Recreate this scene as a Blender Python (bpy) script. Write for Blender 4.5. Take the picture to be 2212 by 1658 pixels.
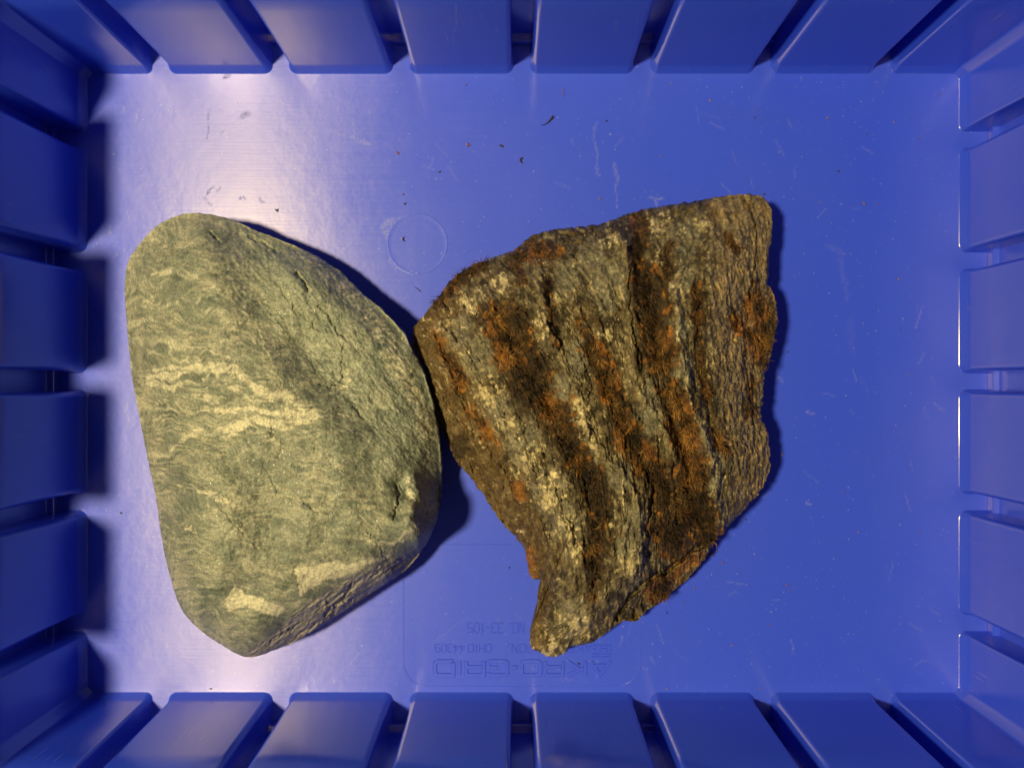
import bpy, bmesh, math, random
import numpy as np

for o in list(bpy.data.objects):
    bpy.data.objects.remove(o)
scene = bpy.context.scene
COL = scene.collection

# ----------------------------------------------------------------- camera, light, exposure
D = 0.208                      # camera height above the bin floor (m)
K = 0.1243e-3                  # metres on the floor per measured unit
FPX = D / K
cam_d = bpy.data.cameras.new('camera')
cam = bpy.data.objects.new('camera', cam_d)
COL.objects.link(cam)
cam.location = (0, 0, D)
cam.rotation_euler = (0, 0, 0)
cam_d.sensor_width = 36.0
cam_d.lens = 36.0 * FPX / 2212.0
cam_d.clip_start = 0.005
cam_d.clip_end = 50
cam_d.dof.use_dof = True
cam_d.dof.focus_distance = 0.186
cam_d.dof.aperture_fstop = 16.0
scene.camera = cam

world = bpy.data.worlds.new('World')
scene.world = world
world.use_nodes = True
wbg = world.node_tree.nodes['Background']
wbg.inputs['Color'].default_value = (0.85, 0.87, 1.0, 1)
wbg.inputs['Strength'].default_value = 0.022

lamp_d = bpy.data.lights.new('desk_lamp_light', 'POINT')
lamp_d.energy = 15.6
lamp_d.shadow_soft_size = 0.022
lamp_d.color = (1.0, 0.81, 0.43)
lamp = bpy.data.objects.new('desk_lamp_light', lamp_d)
COL.objects.link(lamp)
lamp.location = (-0.194, -0.010, 0.48)

vs = scene.view_settings
vs.view_transform = 'Standard'
vs.look = 'None'
vs.exposure = 0.0
vs.gamma = 1.0
vs.use_curve_mapping = False

# ----------------------------------------------------------------- helpers
def P(u, v, z):
    """measured point (u, v) at height z -> world metres"""
    s = (D - z) / D
    return (u - 1106.0) * K * s, (829.0 - v) * K * s

def lin(r, g, b):
    f = lambda c: (c / 255 / 12.92) if c / 255 <= 0.04045 else ((c / 255 + 0.055) / 1.055) ** 2.4
    return np.array([f(r), f(g), f(b)])

def _hash(ix, iy, seed):
    h = (ix.astype(np.int64) * 374761393 + iy.astype(np.int64) * 668265263 + seed * 1442695041) & 0xFFFFFFFF
    h = ((h ^ (h >> 13)) * 1274126177) & 0xFFFFFFFF
    return (h ^ (h >> 16)) & 0xFFFFFFFF

def gnoise(x, y, seed=0):
    x0 = np.floor(x); y0 = np.floor(y)
    fx = x - x0; fy = y - y0
    def g(ix, iy, dx, dy):
        a = _hash(ix, iy, seed) * (2 * np.pi / 4294967296.0)
        return np.cos(a) * dx + np.sin(a) * dy
    sx = fx * fx * fx * (fx * (fx * 6 - 15) + 10)
    sy = fy * fy * fy * (fy * (fy * 6 - 15) + 10)
    a = g(x0, y0, fx, fy); b = g(x0 + 1, y0, fx - 1, fy)
    c = g(x0, y0 + 1, fx, fy - 1); d = g(x0 + 1, y0 + 1, fx - 1, fy - 1)
    return ((a + (b - a) * sx) * (1 - sy) + (c + (d - c) * sx) * sy) * 1.5

def fbm(x, y, octv=4, seed=0, gain=0.5):
    s = 0; a = 1.0; t = 0
    for i in range(octv):
        s = s + a * gnoise(x, y, seed + i * 17); t += a
        x = x * 2.03 + 13.7; y = y * 2.03 - 7.1; a *= gain
    return s / t * 1.4

def ridged(x, y, octv=4, seed=0):
    s = 0; a = 1.0; t = 0
    for i in range(octv):
        s = s + a * (1 - np.abs(gnoise(x, y, seed + i * 11)) * 2); t += a
        x = x * 2.1 + 3.3; y = y * 2.1 + 9.2; a *= 0.5
    return s / t

def facets(x, y, seed=0):
    """chipped planes: every cell is a little tilted plane, with a step to its neighbour"""
    x0 = np.floor(x); y0 = np.floor(y); best = np.full(x.shape, 1e9); out = np.zeros_like(x)
    for i in (-1, 0, 1):
        for j in (-1, 0, 1):
            cx, cy = x0 + i, y0 + j
            h1 = _hash(cx, cy, seed) / 4294967296.0; h2 = _hash(cx, cy, seed + 7) / 4294967296.0
            h3 = _hash(cx, cy, seed + 13) / 4294967296.0; h4 = _hash(cx, cy, seed + 19) / 4294967296.0
            dx, dy = x - cx - h1, y - cy - h2
            d = dx * dx + dy * dy
            val = (h3 - 0.5) * 2.0 * dx + (h4 - 0.5) * 2.0 * dy + (h1 + h3 - 1) * 0.5
            m = d < best
            best = np.where(m, d, best); out = np.where(m, val, out)
    return out

def sst(e0, e1, x):
    t = np.clip((x - e0) / (e1 - e0), 0, 1)
    return t * t * (3 - 2 * t)

def pdist(u, v, pts):
    d2 = np.full(u.shape, 1e12)
    for (x0, y0), (x1, y1) in zip(pts[:-1], pts[1:]):
        dx, dy = x1 - x0, y1 - y0
        L = dx * dx + dy * dy + 1e-9
        t = np.clip(((u - x0) * dx + (v - y0) * dy) / L, 0, 1)
        d2 = np.minimum(d2, (u - x0 - t * dx) ** 2 + (v - y0 - t * dy) ** 2)
    return np.sqrt(d2)

def tps(pts, zs):
    P_ = np.array(pts, float) / 100.0
    n = len(P_)
    r2 = ((P_[:, None, :] - P_[None]) ** 2).sum(-1)
    Km = 0.5 * r2 * np.log(r2 + 1e-12)
    Km += np.eye(n) * 0.02
    A = np.zeros((n + 3, n + 3))
    A[:n, :n] = Km
    A[:n, n] = 1; A[:n, n + 1:] = P_
    A[n, :n] = 1; A[n + 1:, :n] = P_.T
    w = np.linalg.solve(A, np.concatenate([np.array(zs, float), np.zeros(3)]))
    def f(u, v):
        x = u / 100.0; y = v / 100.0
        out = w[n] + w[n + 1] * x + w[n + 2] * y
        for i in range(n):
            q = (x - P_[i, 0]) ** 2 + (y - P_[i, 1]) ** 2
            out = out + w[i] * 0.5 * q * np.log(q + 1e-12)
        return out
    return f

def catmull(pts, n=8):
    pts = np.array(pts, float); m = len(pts); out = []
    for i in range(m):
        p0, p1, p2, p3 = pts[i - 1], pts[i], pts[(i + 1) % m], pts[(i + 2) % m]
        for k in range(n):
            t = k / n
            out.append(0.5 * ((2 * p1) + (-p0 + p2) * t + (2 * p0 - 5 * p1 + 4 * p2 - p3) * t * t
                              + (-p0 + 3 * p1 - 3 * p2 + p3) * t ** 3))
    return np.array(out)

def np_mesh(name, verts, faces, smooth=True):
    """verts (n,3), faces (m,3) or (m,4) numpy"""
    me = bpy.data.meshes.new(name)
    verts = np.ascontiguousarray(verts, dtype=np.float32)
    faces = np.ascontiguousarray(faces, dtype=np.int32)
    m, k = faces.shape
    me.vertices.add(len(verts)); me.vertices.foreach_set('co', verts.ravel())
    me.loops.add(m * k); me.loops.foreach_set('vertex_index', faces.ravel())
    me.polygons.add(m)
    me.polygons.foreach_set('loop_start', np.arange(0, m * k, k, dtype=np.int32))
    me.polygons.foreach_set('loop_total', np.full(m, k, dtype=np.int32))
    me.polygons.foreach_set('use_smooth', np.full(m, smooth, dtype=bool))
    me.update(calc_edges=True); me.validate()
    return me

def set_color(me, name, rgb):
    a = me.color_attributes.new(name, 'FLOAT_COLOR', 'POINT')
    c = np.ones((len(me.vertices), 4), np.float32); c[:, :3] = rgb
    a.data.foreach_set('color', c.ravel())

def set_float(me, name, val):
    a = me.attributes.new(name, 'FLOAT', 'POINT')
    a.data.foreach_set('value', np.ascontiguousarray(val, dtype=np.float32))

def link(name, me, mat=None, parent=None, loc=None):
    o = bpy.data.objects.new(name, me); COL.objects.link(o)
    if mat is not None and me is not None:
        if len(me.materials) == 0: me.materials.append(mat)
    if parent is not None: o.parent = parent
    if loc is not None: o.location = loc
    return o

def pymesh(name, verts, faces, smooth=False):
    me = bpy.data.meshes.new(name); me.from_pydata(verts, [], faces); me.update()
    if smooth:
        me.polygons.foreach_set('use_smooth', [True] * len(me.polygons))
    return me

# ----------------------------------------------------------------- materials
class NT:
    def __init__(s, name):
        s.m = bpy.data.materials.new(name); s.m.use_nodes = True
        s.t = s.m.node_tree; s.b = s.t.nodes['Principled BSDF']
    def n(s, kind, **kw):
        nd = s.t.nodes.new(kind)
        for k, v in kw.items(): setattr(nd, k, v)
        return nd
    def l(s, a, b): s.t.links.new(a, b)
    def noise(s, vec, scale, detail=3, rough=0.5):
        nd = s.n('ShaderNodeTexNoise'); nd.inputs['Scale'].default_value = scale
        nd.inputs['Detail'].default_value = detail; nd.inputs['Roughness'].default_value = rough
        s.l(vec, nd.inputs['Vector']); return nd.outputs['Fac']
    def mapping(s, vec, scale, rot=(0, 0, 0)):
        nd = s.n('ShaderNodeMapping'); nd.inputs['Scale'].default_value = scale
        nd.inputs['Rotation'].default_value = rot
        s.l(vec, nd.inputs['Vector']); return nd.outputs['Vector']
    def ramp(s, fac, lo, hi, a=0.0, b=1.0):
        nd = s.n('ShaderNodeMapRange'); nd.interpolation_type = 'SMOOTHSTEP'
        nd.inputs['From Min'].default_value = lo; nd.inputs['From Max'].default_value = hi
        nd.inputs['To Min'].default_value = a; nd.inputs['To Max'].default_value = b
        s.l(fac, nd.inputs['Value']); return nd.outputs['Result']
    def mix(s, fac, a, b, mode='MIX'):
        nd = s.n('ShaderNodeMix', data_type='RGBA', blend_type=mode)
        for sock, val in ((nd.inputs[0], fac), (nd.inputs[6], a), (nd.inputs[7], b)):
            if hasattr(val, 'is_linked') or hasattr(val, 'links'): s.l(val, sock)
            elif isinstance(val, (int, float)): sock.default_value = val
            else: sock.default_value = (*val, 1)
        return nd.outputs[2]
    def math(s, op, a, b=None):
        nd = s.n('ShaderNodeMath', operation=op)
        for i, val in enumerate((a, b)):
            if val is None: continue
            if isinstance(val, (int, float)): nd.inputs[i].default_value = val
            else: s.l(val, nd.inputs[i])
        return nd.outputs[0]
    def bump(s, h, strength, dist, prev=None):
        nd = s.n('ShaderNodeBump'); nd.inputs['Strength'].default_value = strength
        nd.inputs['Distance'].default_value = dist
        s.l(h, nd.inputs['Height'])
        if prev is not None: s.l(prev, nd.inputs['Normal'])
        return nd.outputs['Normal']
    def obj(s): return s.n('ShaderNodeTexCoord').outputs['Object']
    def pos(s): return s.n('ShaderNodeNewGeometry').outputs['Position']
    def attr(s, name, out='Fac'):
        nd = s.n('ShaderNodeAttribute'); nd.attribute_name = name; return nd.outputs[out]

BLUE = (0.024, 0.071, 0.75)

def mat_wall():
    t = NT('blue_plastic_wall'); p = t.pos()
    n1 = t.noise(p, 60, 4); n2 = t.noise(t.mapping(p, (900, 900, 14)), 1, 3)
    col = t.mix(t.ramp(n1, 0.3, 0.75), BLUE, (0.028, 0.074, 0.73))
    scr = t.math('MULTIPLY', t.ramp(t.noise(t.mapping(p, (1300, 1300, 55)), 1, 2), 0.66, 0.72), t.ramp(t.noise(p, 45, 3), 0.50, 0.66))
    dst = t.math('MULTIPLY', t.ramp(t.noise(p, 1700, 1), 0.70, 0.76), 0.5)
    col = t.mix(t.math('MULTIPLY', t.math('MAXIMUM', scr, dst), 0.30), col, (0.30, 0.31, 0.42))
    t.l(col, t.b.inputs['Base Color'])
    t.l(t.ramp(t.math('ADD', t.math('MULTIPLY', n1, 0.6), t.math('MULTIPLY', n2, 0.4)), 0.3, 0.7, 0.17, 0.26), t.b.inputs['Roughness'])
    t.b.inputs['Coat Weight'].default_value = 0.32
    t.b.inputs['Coat Roughness'].default_value = 0.32
    t.b.inputs['Coat IOR'].default_value = 1.62
    t.b.inputs['Specular IOR Level'].default_value = 1.0
    b = t.bump(n2, 0.12, 0.00008)
    b = t.bump(t.noise(p, 35, 2), 0.15, 0.0012, b)
    t.l(b, t.b.inputs['Normal'])
    t.b.inputs['IOR'].default_value = 1.68
    t.b.inputs['Specular Tint'].default_value = (1.0, 0.88, 0.52, 1)
    return t.m

def mat_floor():
    t = NT('blue_plastic_floor'); p = t.pos()
    scuff = t.attr('scuff'); mark = t.attr('mark')
    grit = t.noise(p, 2600, 2); broad = t.noise(p, 28, 4)
    streak = t.noise(t.mapping(p, (40, 2600, 1)), 1, 3)
    sc = t.math('MULTIPLY', scuff, t.ramp(grit, 0.40, 0.60))
    dots = t.ramp(t.noise(p, 1500, 1), 0.735, 0.775)
    sc = t.math('MAXIMUM', sc, t.math('MULTIPLY', dots, 0.6))
    col = t.mix(t.ramp(broad, 0.3, 0.7), (0.024, 0.071, 0.75), (0.028, 0.074, 0.73))
    col = t.mix(sc, col, (0.36, 0.37, 0.50))
    mk = t.math('MULTIPLY', mark, t.ramp(grit, 0.35, 0.6))
    col = t.mix(mk, col, (0.03, 0.05, 0.30))
    t.l(col, t.b.inputs['Base Color'])
    r = t.ramp(t.math('ADD', t.math('MULTIPLY', broad, 0.55), t.math('MULTIPLY', streak, 0.45)), 0.3, 0.7, 0.29, 0.39)
    r = t.math('ADD', r, t.math('MULTIPLY', mk, 0.35))
    t.l(r, t.b.inputs['Roughness'])
    t.b.inputs['Anisotropic'].default_value = 0.85
    t.b.inputs['Specular IOR Level'].default_value = 0.8
    t.b.inputs['Coat Weight'].default_value = 0.48
    t.b.inputs['Coat Roughness'].default_value = 0.60
    t.b.inputs['Coat IOR'].default_value = 1.65
    tg = t.n('ShaderNodeCombineXYZ'); tg.inputs[1].default_value = 1.0
    t.l(tg.outputs[0], t.b.inputs['Tangent'])
    b = t.bump(streak, 0.30, 0.00006)
    b = t.bump(t.noise(p, 60, 4, 0.6), 0.13, 0.0008, b)
    # sag-like tilt put into the normals only, to shift the lamp's glare left
    sx = t.n('ShaderNodeSeparateXYZ'); t.l(p, sx.inputs[0])
    b = t.bump(t.math('MULTIPLY', t.math('MULTIPLY', sx.outputs[0], sx.outputs[0]), 0.27), 1.0, 1.0, b)
    t.l(b, t.b.inputs['Normal'])
    t.b.inputs['IOR'].default_value = 1.5
    t.b.inputs['Specular Tint'].default_value = (1.0, 0.88, 0.52, 1)
    return t.m

def mat_rock_green():
    t = NT('green_schist'); p = t.obj()
    alb = t.attr('albedo', 'Color')
    g = t.noise(p, 1900, 3, 0.65); g2 = t.noise(p, 700, 4, 0.6)
    col = t.mix(t.ramp(g, 0.30, 0.72), (0.66, 0.67, 0.66), (1.24, 1.24, 1.22))
    col2 = t.mix(t.ramp(g2, 0.3, 0.7), (0.86, 0.86, 0.87), (1.10, 1.10, 1.08))
    c = t.mix(1.0, t.mix(1.0, alb, col, 'MULTIPLY'), col2, 'MULTIPLY')
    t.l(c, t.b.inputs['Base Color'])
    sp = t.ramp(t.noise(p, 2600, 0), 0.69, 0.75)
    t.l(t.ramp(sp, 0, 1, 0.58, 0.20), t.b.inputs['Roughness'])
    t.l(t.ramp(sp, 0, 1, 0.32, 0.5), t.b.inputs['Specular IOR Level'])
    b = t.bump(g2, 0.18, 0.0004)
    b = t.bump(g, 0.55, 0.0002, b)
    t.l(b, t.b.inputs['Normal'])
    return t.m

def mat_rock_brown():
    t = NT('lichened_gneiss'); p = t.obj()
    alb = t.attr('albedo', 'Color')
    g = t.noise(p, 1500, 4, 0.7); g2 = t.noise(p, 520, 4, 0.65)
    col = t.mix(t.ramp(g, 0.30, 0.70), (0.62, 0.61, 0.60), (1.32, 1.32, 1.29))
    col2 = t.mix(t.ramp(g2, 0.3, 0.7), (0.66, 0.64, 0.62), (1.26, 1.26, 1.24))
    c = t.mix(1.0, t.mix(1.0, alb, col, 'MULTIPLY'), col2, 'MULTIPLY')
    t.l(c, t.b.inputs['Base Color'])
    sp = t.ramp(t.noise(p, 2800, 0), 0.72, 0.79)
    t.l(t.ramp(sp, 0, 1, 0.72, 0.28), t.b.inputs['Roughness'])
    t.l(t.ramp(sp, 0, 1, 0.25, 0.8), t.b.inputs['Specular IOR Level'])
    b = t.bump(g2, 0.7, 0.0009)
    b = t.bump(g, 0.7, 0.0004, b)
    t.l(b, t.b.inputs['Normal'])
    return t.m

def mat_attr(name, rough=0.7):
    t = NT(name)
    t.l(t.attr('albedo', 'Color'), t.b.inputs['Base Color'])
    t.b.inputs['Roughness'].default_value = rough
    t.b.inputs['Specular IOR Level'].default_value = 0.3
    return t.m

def mat_crumb(name, a, b_):
    t = NT(name)
    n = t.noise(t.obj(), 2500, 3)
    t.l(t.mix(t.ramp(n, 0.3, 0.7), a, b_), t.b.inputs['Base Color'])
    t.b.inputs['Roughness'].default_value = 0.75
    return t.m

M_WALL, M_FLOOR = mat_wall(), mat_floor()
M_LET = M_FLOOR

# ----------------------------------------------------------------- the bin
mm = 0.001
XL, YT = P(180, 151, 0); XR, YB = P(2080, 1503, 0)
H = 0.056                                  # rib height
TAN = math.tan(math.radians(2.0))          # draft
DEP = 6.6 * mm                             # groove depth at the floor
BACK = 9.6 * mm

bin_root = bpy.data.objects.new('storage_bin', None); COL.objects.link(bin_root)
bin_root.location = ((XL + XR) / 2, (YT + YB) / 2, -0.003)
bin_root['label'] = 'blue plastic divider bin with ribbed walls holding both stones'
bin_root['category'] = 'bin'
OFF = -bin_root.location
def child(name, me, mat, parent=bin_root):
    o = link(name, me, mat, parent); 
    if parent is bin_root: o.location = OFF
    return o

def offset_path(verts, offs, rad, nseg=5):
    """open path, free space on its left; each segment moved by offs[i] to the left, corners rounded"""
    segs = []
    for i in range(len(verts) - 1):
        (x0, y0), (x1, y1) = verts[i], verts[i + 1]
        L = math.hypot(x1 - x0, y1 - y0); dx, dy = (x1 - x0) / L, (y1 - y0) / L
        nx, ny = -dy, dx
        segs.append((x0 + nx * offs[i], y0 + ny * offs[i], dx, dy))
    out = [(segs[0][0], segs[0][1])]
    for i in range(len(segs) - 1):
        ax, ay, adx, ady = segs[i]; bx, by, bdx, bdy = segs[i + 1]
        den = adx * bdy - ady * bdx
        t = ((bx - ax) * bdy - (by - ay) * bdx) / den
        cx, cy = ax + adx * t, ay + ady * t
        turn = math.atan2(den, adx * bdx + ady * bdy)        # >0 left turn (towards free space): concave
        o = 0.5 * (offs[i] + offs[i + 1]) 
        r = rad + max(o, 0) if turn < 0 else max(rad - o, 0.3 * mm)
        tl = r * math.tan(abs(turn) / 2)
        px, py = cx - adx * tl, cy - ady * tl
        s = 1 if turn > 0 else -1
        ox, oy = px - ady * r * s, py + adx * r * s
        a0 = math.atan2(py - oy, px - ox)
        for k in range(nseg + 1):
            a = a0 + turn * k / nseg
            out.append((ox + r * math.cos(a), oy + r * math.sin(a)))
    (x1, y1) = verts[-1]; ax, ay, adx, ady = segs[-1]
    L = math.hypot(verts[-1][0] - verts[-2][0], verts[-1][1] - verts[-2][1])
    out.append((ax + adx * L, ay + ady * L))
    return out

# (height, flare): a tiny bead on the floor line, a hollow fillet, then the plain drafted rib
PROFILE = [(-0.3, 1.20), (-0.02, 1.16), (0.045, 1.11), (0.07, 1.05), (0.11, 0.98), (0.28, 0.90), (1.2, 0.54), (2.2, 0.18), (2.5, 0.10),
           (2.9, 0.03), (3.4, 0.0), (12, 0), (30, 0), (H / mm, 0)]

def rib_mesh(name, path_fn, kinds, rad=1.5 * mm, outer=None):
    rings = []
    for z, fl in PROFILE:
        z *= mm; fl *= mm
        offs = [(fl - z * TAN) if k == 'f' else fl * 0.55 for k in kinds]
        rings.append([(x, y, z) for x, y in offset_path(path_fn(z), offs, rad)])
    n = len(rings[0]); verts = [p for r in rings for p in r]; faces = []
    for j in range(len(rings) - 1):
        for i in range(n - 1):
            a = j * n + i
            faces.append((a + 1, a, a + n, a + n + 1))
    top = list(range((len(rings) - 1) * n, len(rings) * n))
    if outer: verts.append(outer); top.append(len(verts) - 1)
    me = pymesh(name, verts, faces + [tuple(top[::-1])], True)
    me.polygons[len(faces)].use_smooth = False
    return me

GX = [345 + 260 * i + 2 for i in range(7)]           # groove centre lines
GY = [302 + 260.7 * i for i in range(5)]
GW = 2.1 * mm                                          # half groove between rib faces (flare included below)
GXm = [P(u, 0, 0)[0] for u in GX]; GYm = [P(0, v, 0)[1] for v in GY]   # GYm descending
HW = 2.75 * mm

def straight_rib(frame, s0, s1):
    (ox, oy), (sx, sy), (nx, ny) = frame
    def fn(z):
        b = -BACK - z * TAN
        loc = [(s0, b), (s0, 0), (s1, 0), (s1, b)]
        return [(ox + s * sx + n * nx, oy + s * sy + n * ny) for s, n in loc]
    return rib_mesh('rib', fn, ['s', 'f', 's'])

frames = {
    'top': ((0, YT), (-1, 0), (0, -1)), 'bottom': ((0, YB), (1, 0), (0, 1)),
    'right': ((XR, 0), (0, 1), (-1, 0)), 'left': ((XL, 0), (0, -1), (1, 0))}
# main walls: profile (depth outward, height) swept along each side with mitred ends
def wall_mesh(side):
    hm = H + 1.2 * mm
    prof = [(6.6, -0.4), (6.6, 2.15), (6.75, 2.32), (8.25, 2.48), (8.45, 2.9), (8.5, 3.6)]
    prof = [(d * mm, z * mm) for d, z in prof]
    prof += [(8.5 * mm + hm * TAN, hm), (9.0 * mm + hm * TAN, hm + 0.5 * mm), (15 * mm + hm * TAN, hm + 0.5 * mm),
             (15.5 * mm + hm * TAN, hm), (15.5 * mm + hm * TAN, hm - 10 * mm), (11.5 * mm + hm * TAN, hm - 10 * mm),
             (11.0 * mm, -3 * mm), (6.6 * mm, -3 * mm)]
    cx, cy = (XL + XR) / 2, (YT + YB) / 2
    hx, hy = (XR - XL) / 2, (YT - YB) / 2
    verts = []
    for e in (0, 1):
        for d, z in prof:
            ex, ey = hx + d, hy + d
            q = {'right': [(ex, -ey), (ex, ey)], 'top': [(ex, ey), (-ex, ey)],
                 'left': [(-ex, ey), (-ex, -ey)], 'bottom': [(-ex, -ey), (ex, -ey)]}[side][e]
            verts.append((cx + q[0], cy + q[1], z))
    n = len(prof); faces = []
    for i in range(n):
        j = (i + 1) % n
        faces.append((i, n + i, n + j, j))
    return pymesh('wall', verts, faces)
WALL = {s: child('wall', wall_mesh(s), M_WALL) for s in ('right', 'top', 'left', 'bottom')}

for i in range(6):
    a, b = GXm[i] + HW, GXm[i + 1] - HW
    child('rib', straight_rib(frames['bottom'], a, b), M_WALL, WALL['bottom'])
    child('rib', straight_rib(frames['top'], -b, -a), M_WALL, WALL['top'])
for i in range(4):
    a, b = GYm[i + 1] + HW, GYm[i] - HW
    child('rib', straight_rib(frames['right'], a, b), M_WALL, WALL['right'])
    child('rib', straight_rib(frames['left'], -b, -a), M_WALL, WALL['left'])
CH = 2.0 * mm
def corner(qx, qy):
    """qx, qy = +-1 : corner piece where two walls meet, walked with free space on the left"""
    cx = XR if qx > 0 else XL; cy = YT if qy > 0 else YB
    gx = (GXm[-1] + HW) if qx > 0 else (GXm[0] - HW)
    gy = (GYm[0] + HW) if qy > 0 else (GYm[-1] - HW)
    def fn(z):
        b = BACK + z * TAN
        pts = [(cx + qx * b, gy), (cx, gy), (cx, cy - qy * CH), (cx - qx * CH, cy), (gx, cy), (gx, cy + qy * b)]
        if qx * qy < 0: pts = pts[::-1]
        return pts
    k = ['s', 'f', 'f', 'f', 's']
    b = BACK + H * TAN
    return rib_mesh('corner_rib', fn, k, 0.9 * mm, (cx + qx * b, cy + qy * b, H))
for qx in (1, -1):
    for qy in (1, -1):
        child('corner_rib', corner(qx, qy), M_WALL)

# floor panel: fine grid carrying the scuff masks
def floor_mesh():
    x0, x1 = XL - 6.55 * mm, XR + 6.55 * mm; y0, y1 = YB - 6.55 * mm, YT + 6.55 * mm
    nx, ny = 560, 410
    xs = np.linspace(x0, x1, nx); ys = np.linspace(y0, y1, ny)
    X, Y = np.meshgrid(xs, ys)
    U = X / K + 1106; V = 829 - Y / K
    u, v = U.ravel(), V.ravel()
    wu = u + 5 * fbm(u / 18, v / 18, 2, 3); wv = v + 5 * fbm(u / 18, v / 18, 2, 9)
    sc = np.zeros_like(u)
    lines = [([(1288, 262), (1283, 300), (1290, 345), (1294, 378)], 3.5, .28), ([(1328, 352), (1333, 385), (1329, 420)], 4, .3),
             ([(1398, 428), (1432, 430)], 3, .5), ([(1416, 428), (1420, 445)], 3, .5), ([(1332, 425), (1334, 450)], 3, .35),
             ([(1232, 300), (1236, 312)], 3, .3), ([(760, 298), (800, 312)], 5, .35), ([(715, 280), (740, 292)], 5, .25),
             ([(1815, 560), (1822, 600), (1832, 650)], 6, .10), ([(1786, 530), (1822, 548)], 8, .10), ([(1675, 305), (1690, 332)], 2.5, .3),
             ([(236, 488), (236, 508)], 2, .5), ([(245, 552), (268, 540)], 2, .5), ([(1150, 1395), (1190, 1370)], 2, .2),
             ([(1655, 430), (1662, 445)], 2, .4), ([(940, 1385), (1010, 1330)], 2, .15), ([(1742, 888), (1752, 893)], 5, .5),
             ([(1680, 815), (1690, 825)], 5, .35), ([(1742, 1085), (1752, 1090)], 5, .4), ([(1835, 690), (1842, 760)], 10, .05),
             ([(828, 488), (850, 478), (842, 520), (832, 500)], 9, .4), ([(860, 470), (900, 460)], 4, .25), ([(840, 560), (850, 572)], 4, .3), ([(955, 560), (965, 545)], 4, .25)]
    for pts, w, s in lines:
        sc = np.maximum(sc, s * sst(w, w * 0.25, pdist(wu, wv, pts)))
    rng = random.Random(5)
    for i in range(150):                                    # faint random hairline scratches
        a, b = rng.uniform(250, 2040), rng.uniform(170, 1480); an = rng.gauss(1.2, 0.9); L = rng.uniform(8, 45)
        m = (np.abs(u - a) < 60) & (np.abs(v - b) < 60)
        sc[m] = np.maximum(sc[m], rng.uniform(.08, .34) * sst(2.2, 0.8, pdist(u[m], v[m], [(a, b), (a + L * math.cos(an), b + L * math.sin(an))])))
    mk = np.zeros_like(u)
    marks = [([(451, 240), (450, 308)], 2.0, .8), ([(483, 168), (495, 165)], 6, .7), ([(524, 252), (534, 248)], 7, .8),
             ([(555, 262), (560, 262)], 4, .6), ([(478, 286), (480, 282)], 4, .6), ([(446, 418), (462, 406)], 3, .8),
             ([(468, 414), (476, 408)], 3, .7), ([(440, 430), (458, 442)], 4, .6), ([(520, 425), (526, 430)], 4, .8),
             ([(562, 428), (568, 434)], 5, .9), ([(392, 1494), (410, 1495)], 3, .6), ([(280, 1500), (320, 1499)], 2.5, .6),
             ([(1560, 240), (1700, 260)], 22, .1)]
    for pts, w, s in marks:
        mk = np.maximum(mk, s * sst(w, w * 0.4, pdist(wu, wv, pts)))
    z = np.zeros_like(u)
    verts = np.stack([X.ravel(), Y.ravel(), z], 1)
    idx = np.arange(nx * ny).reshape(ny, nx)
    f = np.stack([idx[:-1, :-1].ravel(), idx[:-1, 1:].ravel(), idx[1:, 1:].ravel(), idx[1:, :-1].ravel()], 1)
    nb = len(verts)
    bot = np.array([(x0, y0, -2.5 * mm), (x1, y0, -2.5 * mm), (x1, y1, -2.5 * mm), (x0, y1, -2.5 * mm)])
    verts = np.concatenate([verts, bot]); f = np.concatenate([f, [[nb + 3, nb + 2, nb + 1, nb]]])
    me = np_mesh('floor_panel', verts, f)
    set_float(me, 'scuff', np.concatenate([sc, np.zeros(4)])); set_float(me, 'mark', np.concatenate([mk, np.zeros(4)]))
    return me
FLOOR = child('floor_panel', floor_mesh(), M_FLOOR)

# raised marks moulded into the floor
def ribbon(verts, faces, pts, w, h, bev, closed=False):
    """raised strip with sloping shoulders along a polyline (metres)"""
    n = len(pts); base = len(verts)
    for i in range(n):
        p = pts[i]
        a = pts[i - 1] if (i > 0 or closed) else None
        b = pts[(i + 1) % n] if (i < n - 1 or closed) else None
        def dr(p, q):
            L = math.hypot(q[0] - p[0], q[1] - p[1]); return ((q[0] - p[0]) / L, (q[1] - p[1]) / L)
        d1 = dr(a, p) if a else dr(p, b); d2 = dr(p, b) if b else d1
        n1 = (-d1[1], d1[0]); n2 = (-d2[1], d2[0])
        mx, my = n1[0] + n2[0], n1[1] + n2[1]; L = mx * mx + my * my
        mx, my = mx * 2 / L, my * 2 / L
        for off, z in ((w / 2 + bev, -0.00004), (w / 2, h), (-w / 2, h), (-w / 2 - bev, -0.00004)):
            verts.append((p[0] + mx * off, p[1] + my * off, z))
    for i in range(n if closed else n - 1):
        j = (i + 1) % n
        for k in range(3):
            faces.append((base + i * 4 + k, base + i * 4 + k + 1, base + j * 4 + k + 1, base + j * 4 + k))
    if not closed:
        faces.append((base, base + 1, base + 2, base + 3)[::-1]); e = base + (n - 1) * 4
        faces.append((e, e + 1, e + 2, e + 3))

def rr(x0, y0, x1, y1, r, n=5, skip=()):
    out = []
    for i, (cx, cy, a0) in enumerate([(x1 - r, y0 + r, -90), (x1 - r, y1 - r, 0), (x0 + r, y1 - r, 90), (x0 + r, y0 + r, 180)]):
        for k in range(n + 1):
            a = math.radians(a0 + 90 * k / n); out.append((cx + r * math.cos(a), cy + r * math.sin(a)))
    return out

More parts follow.
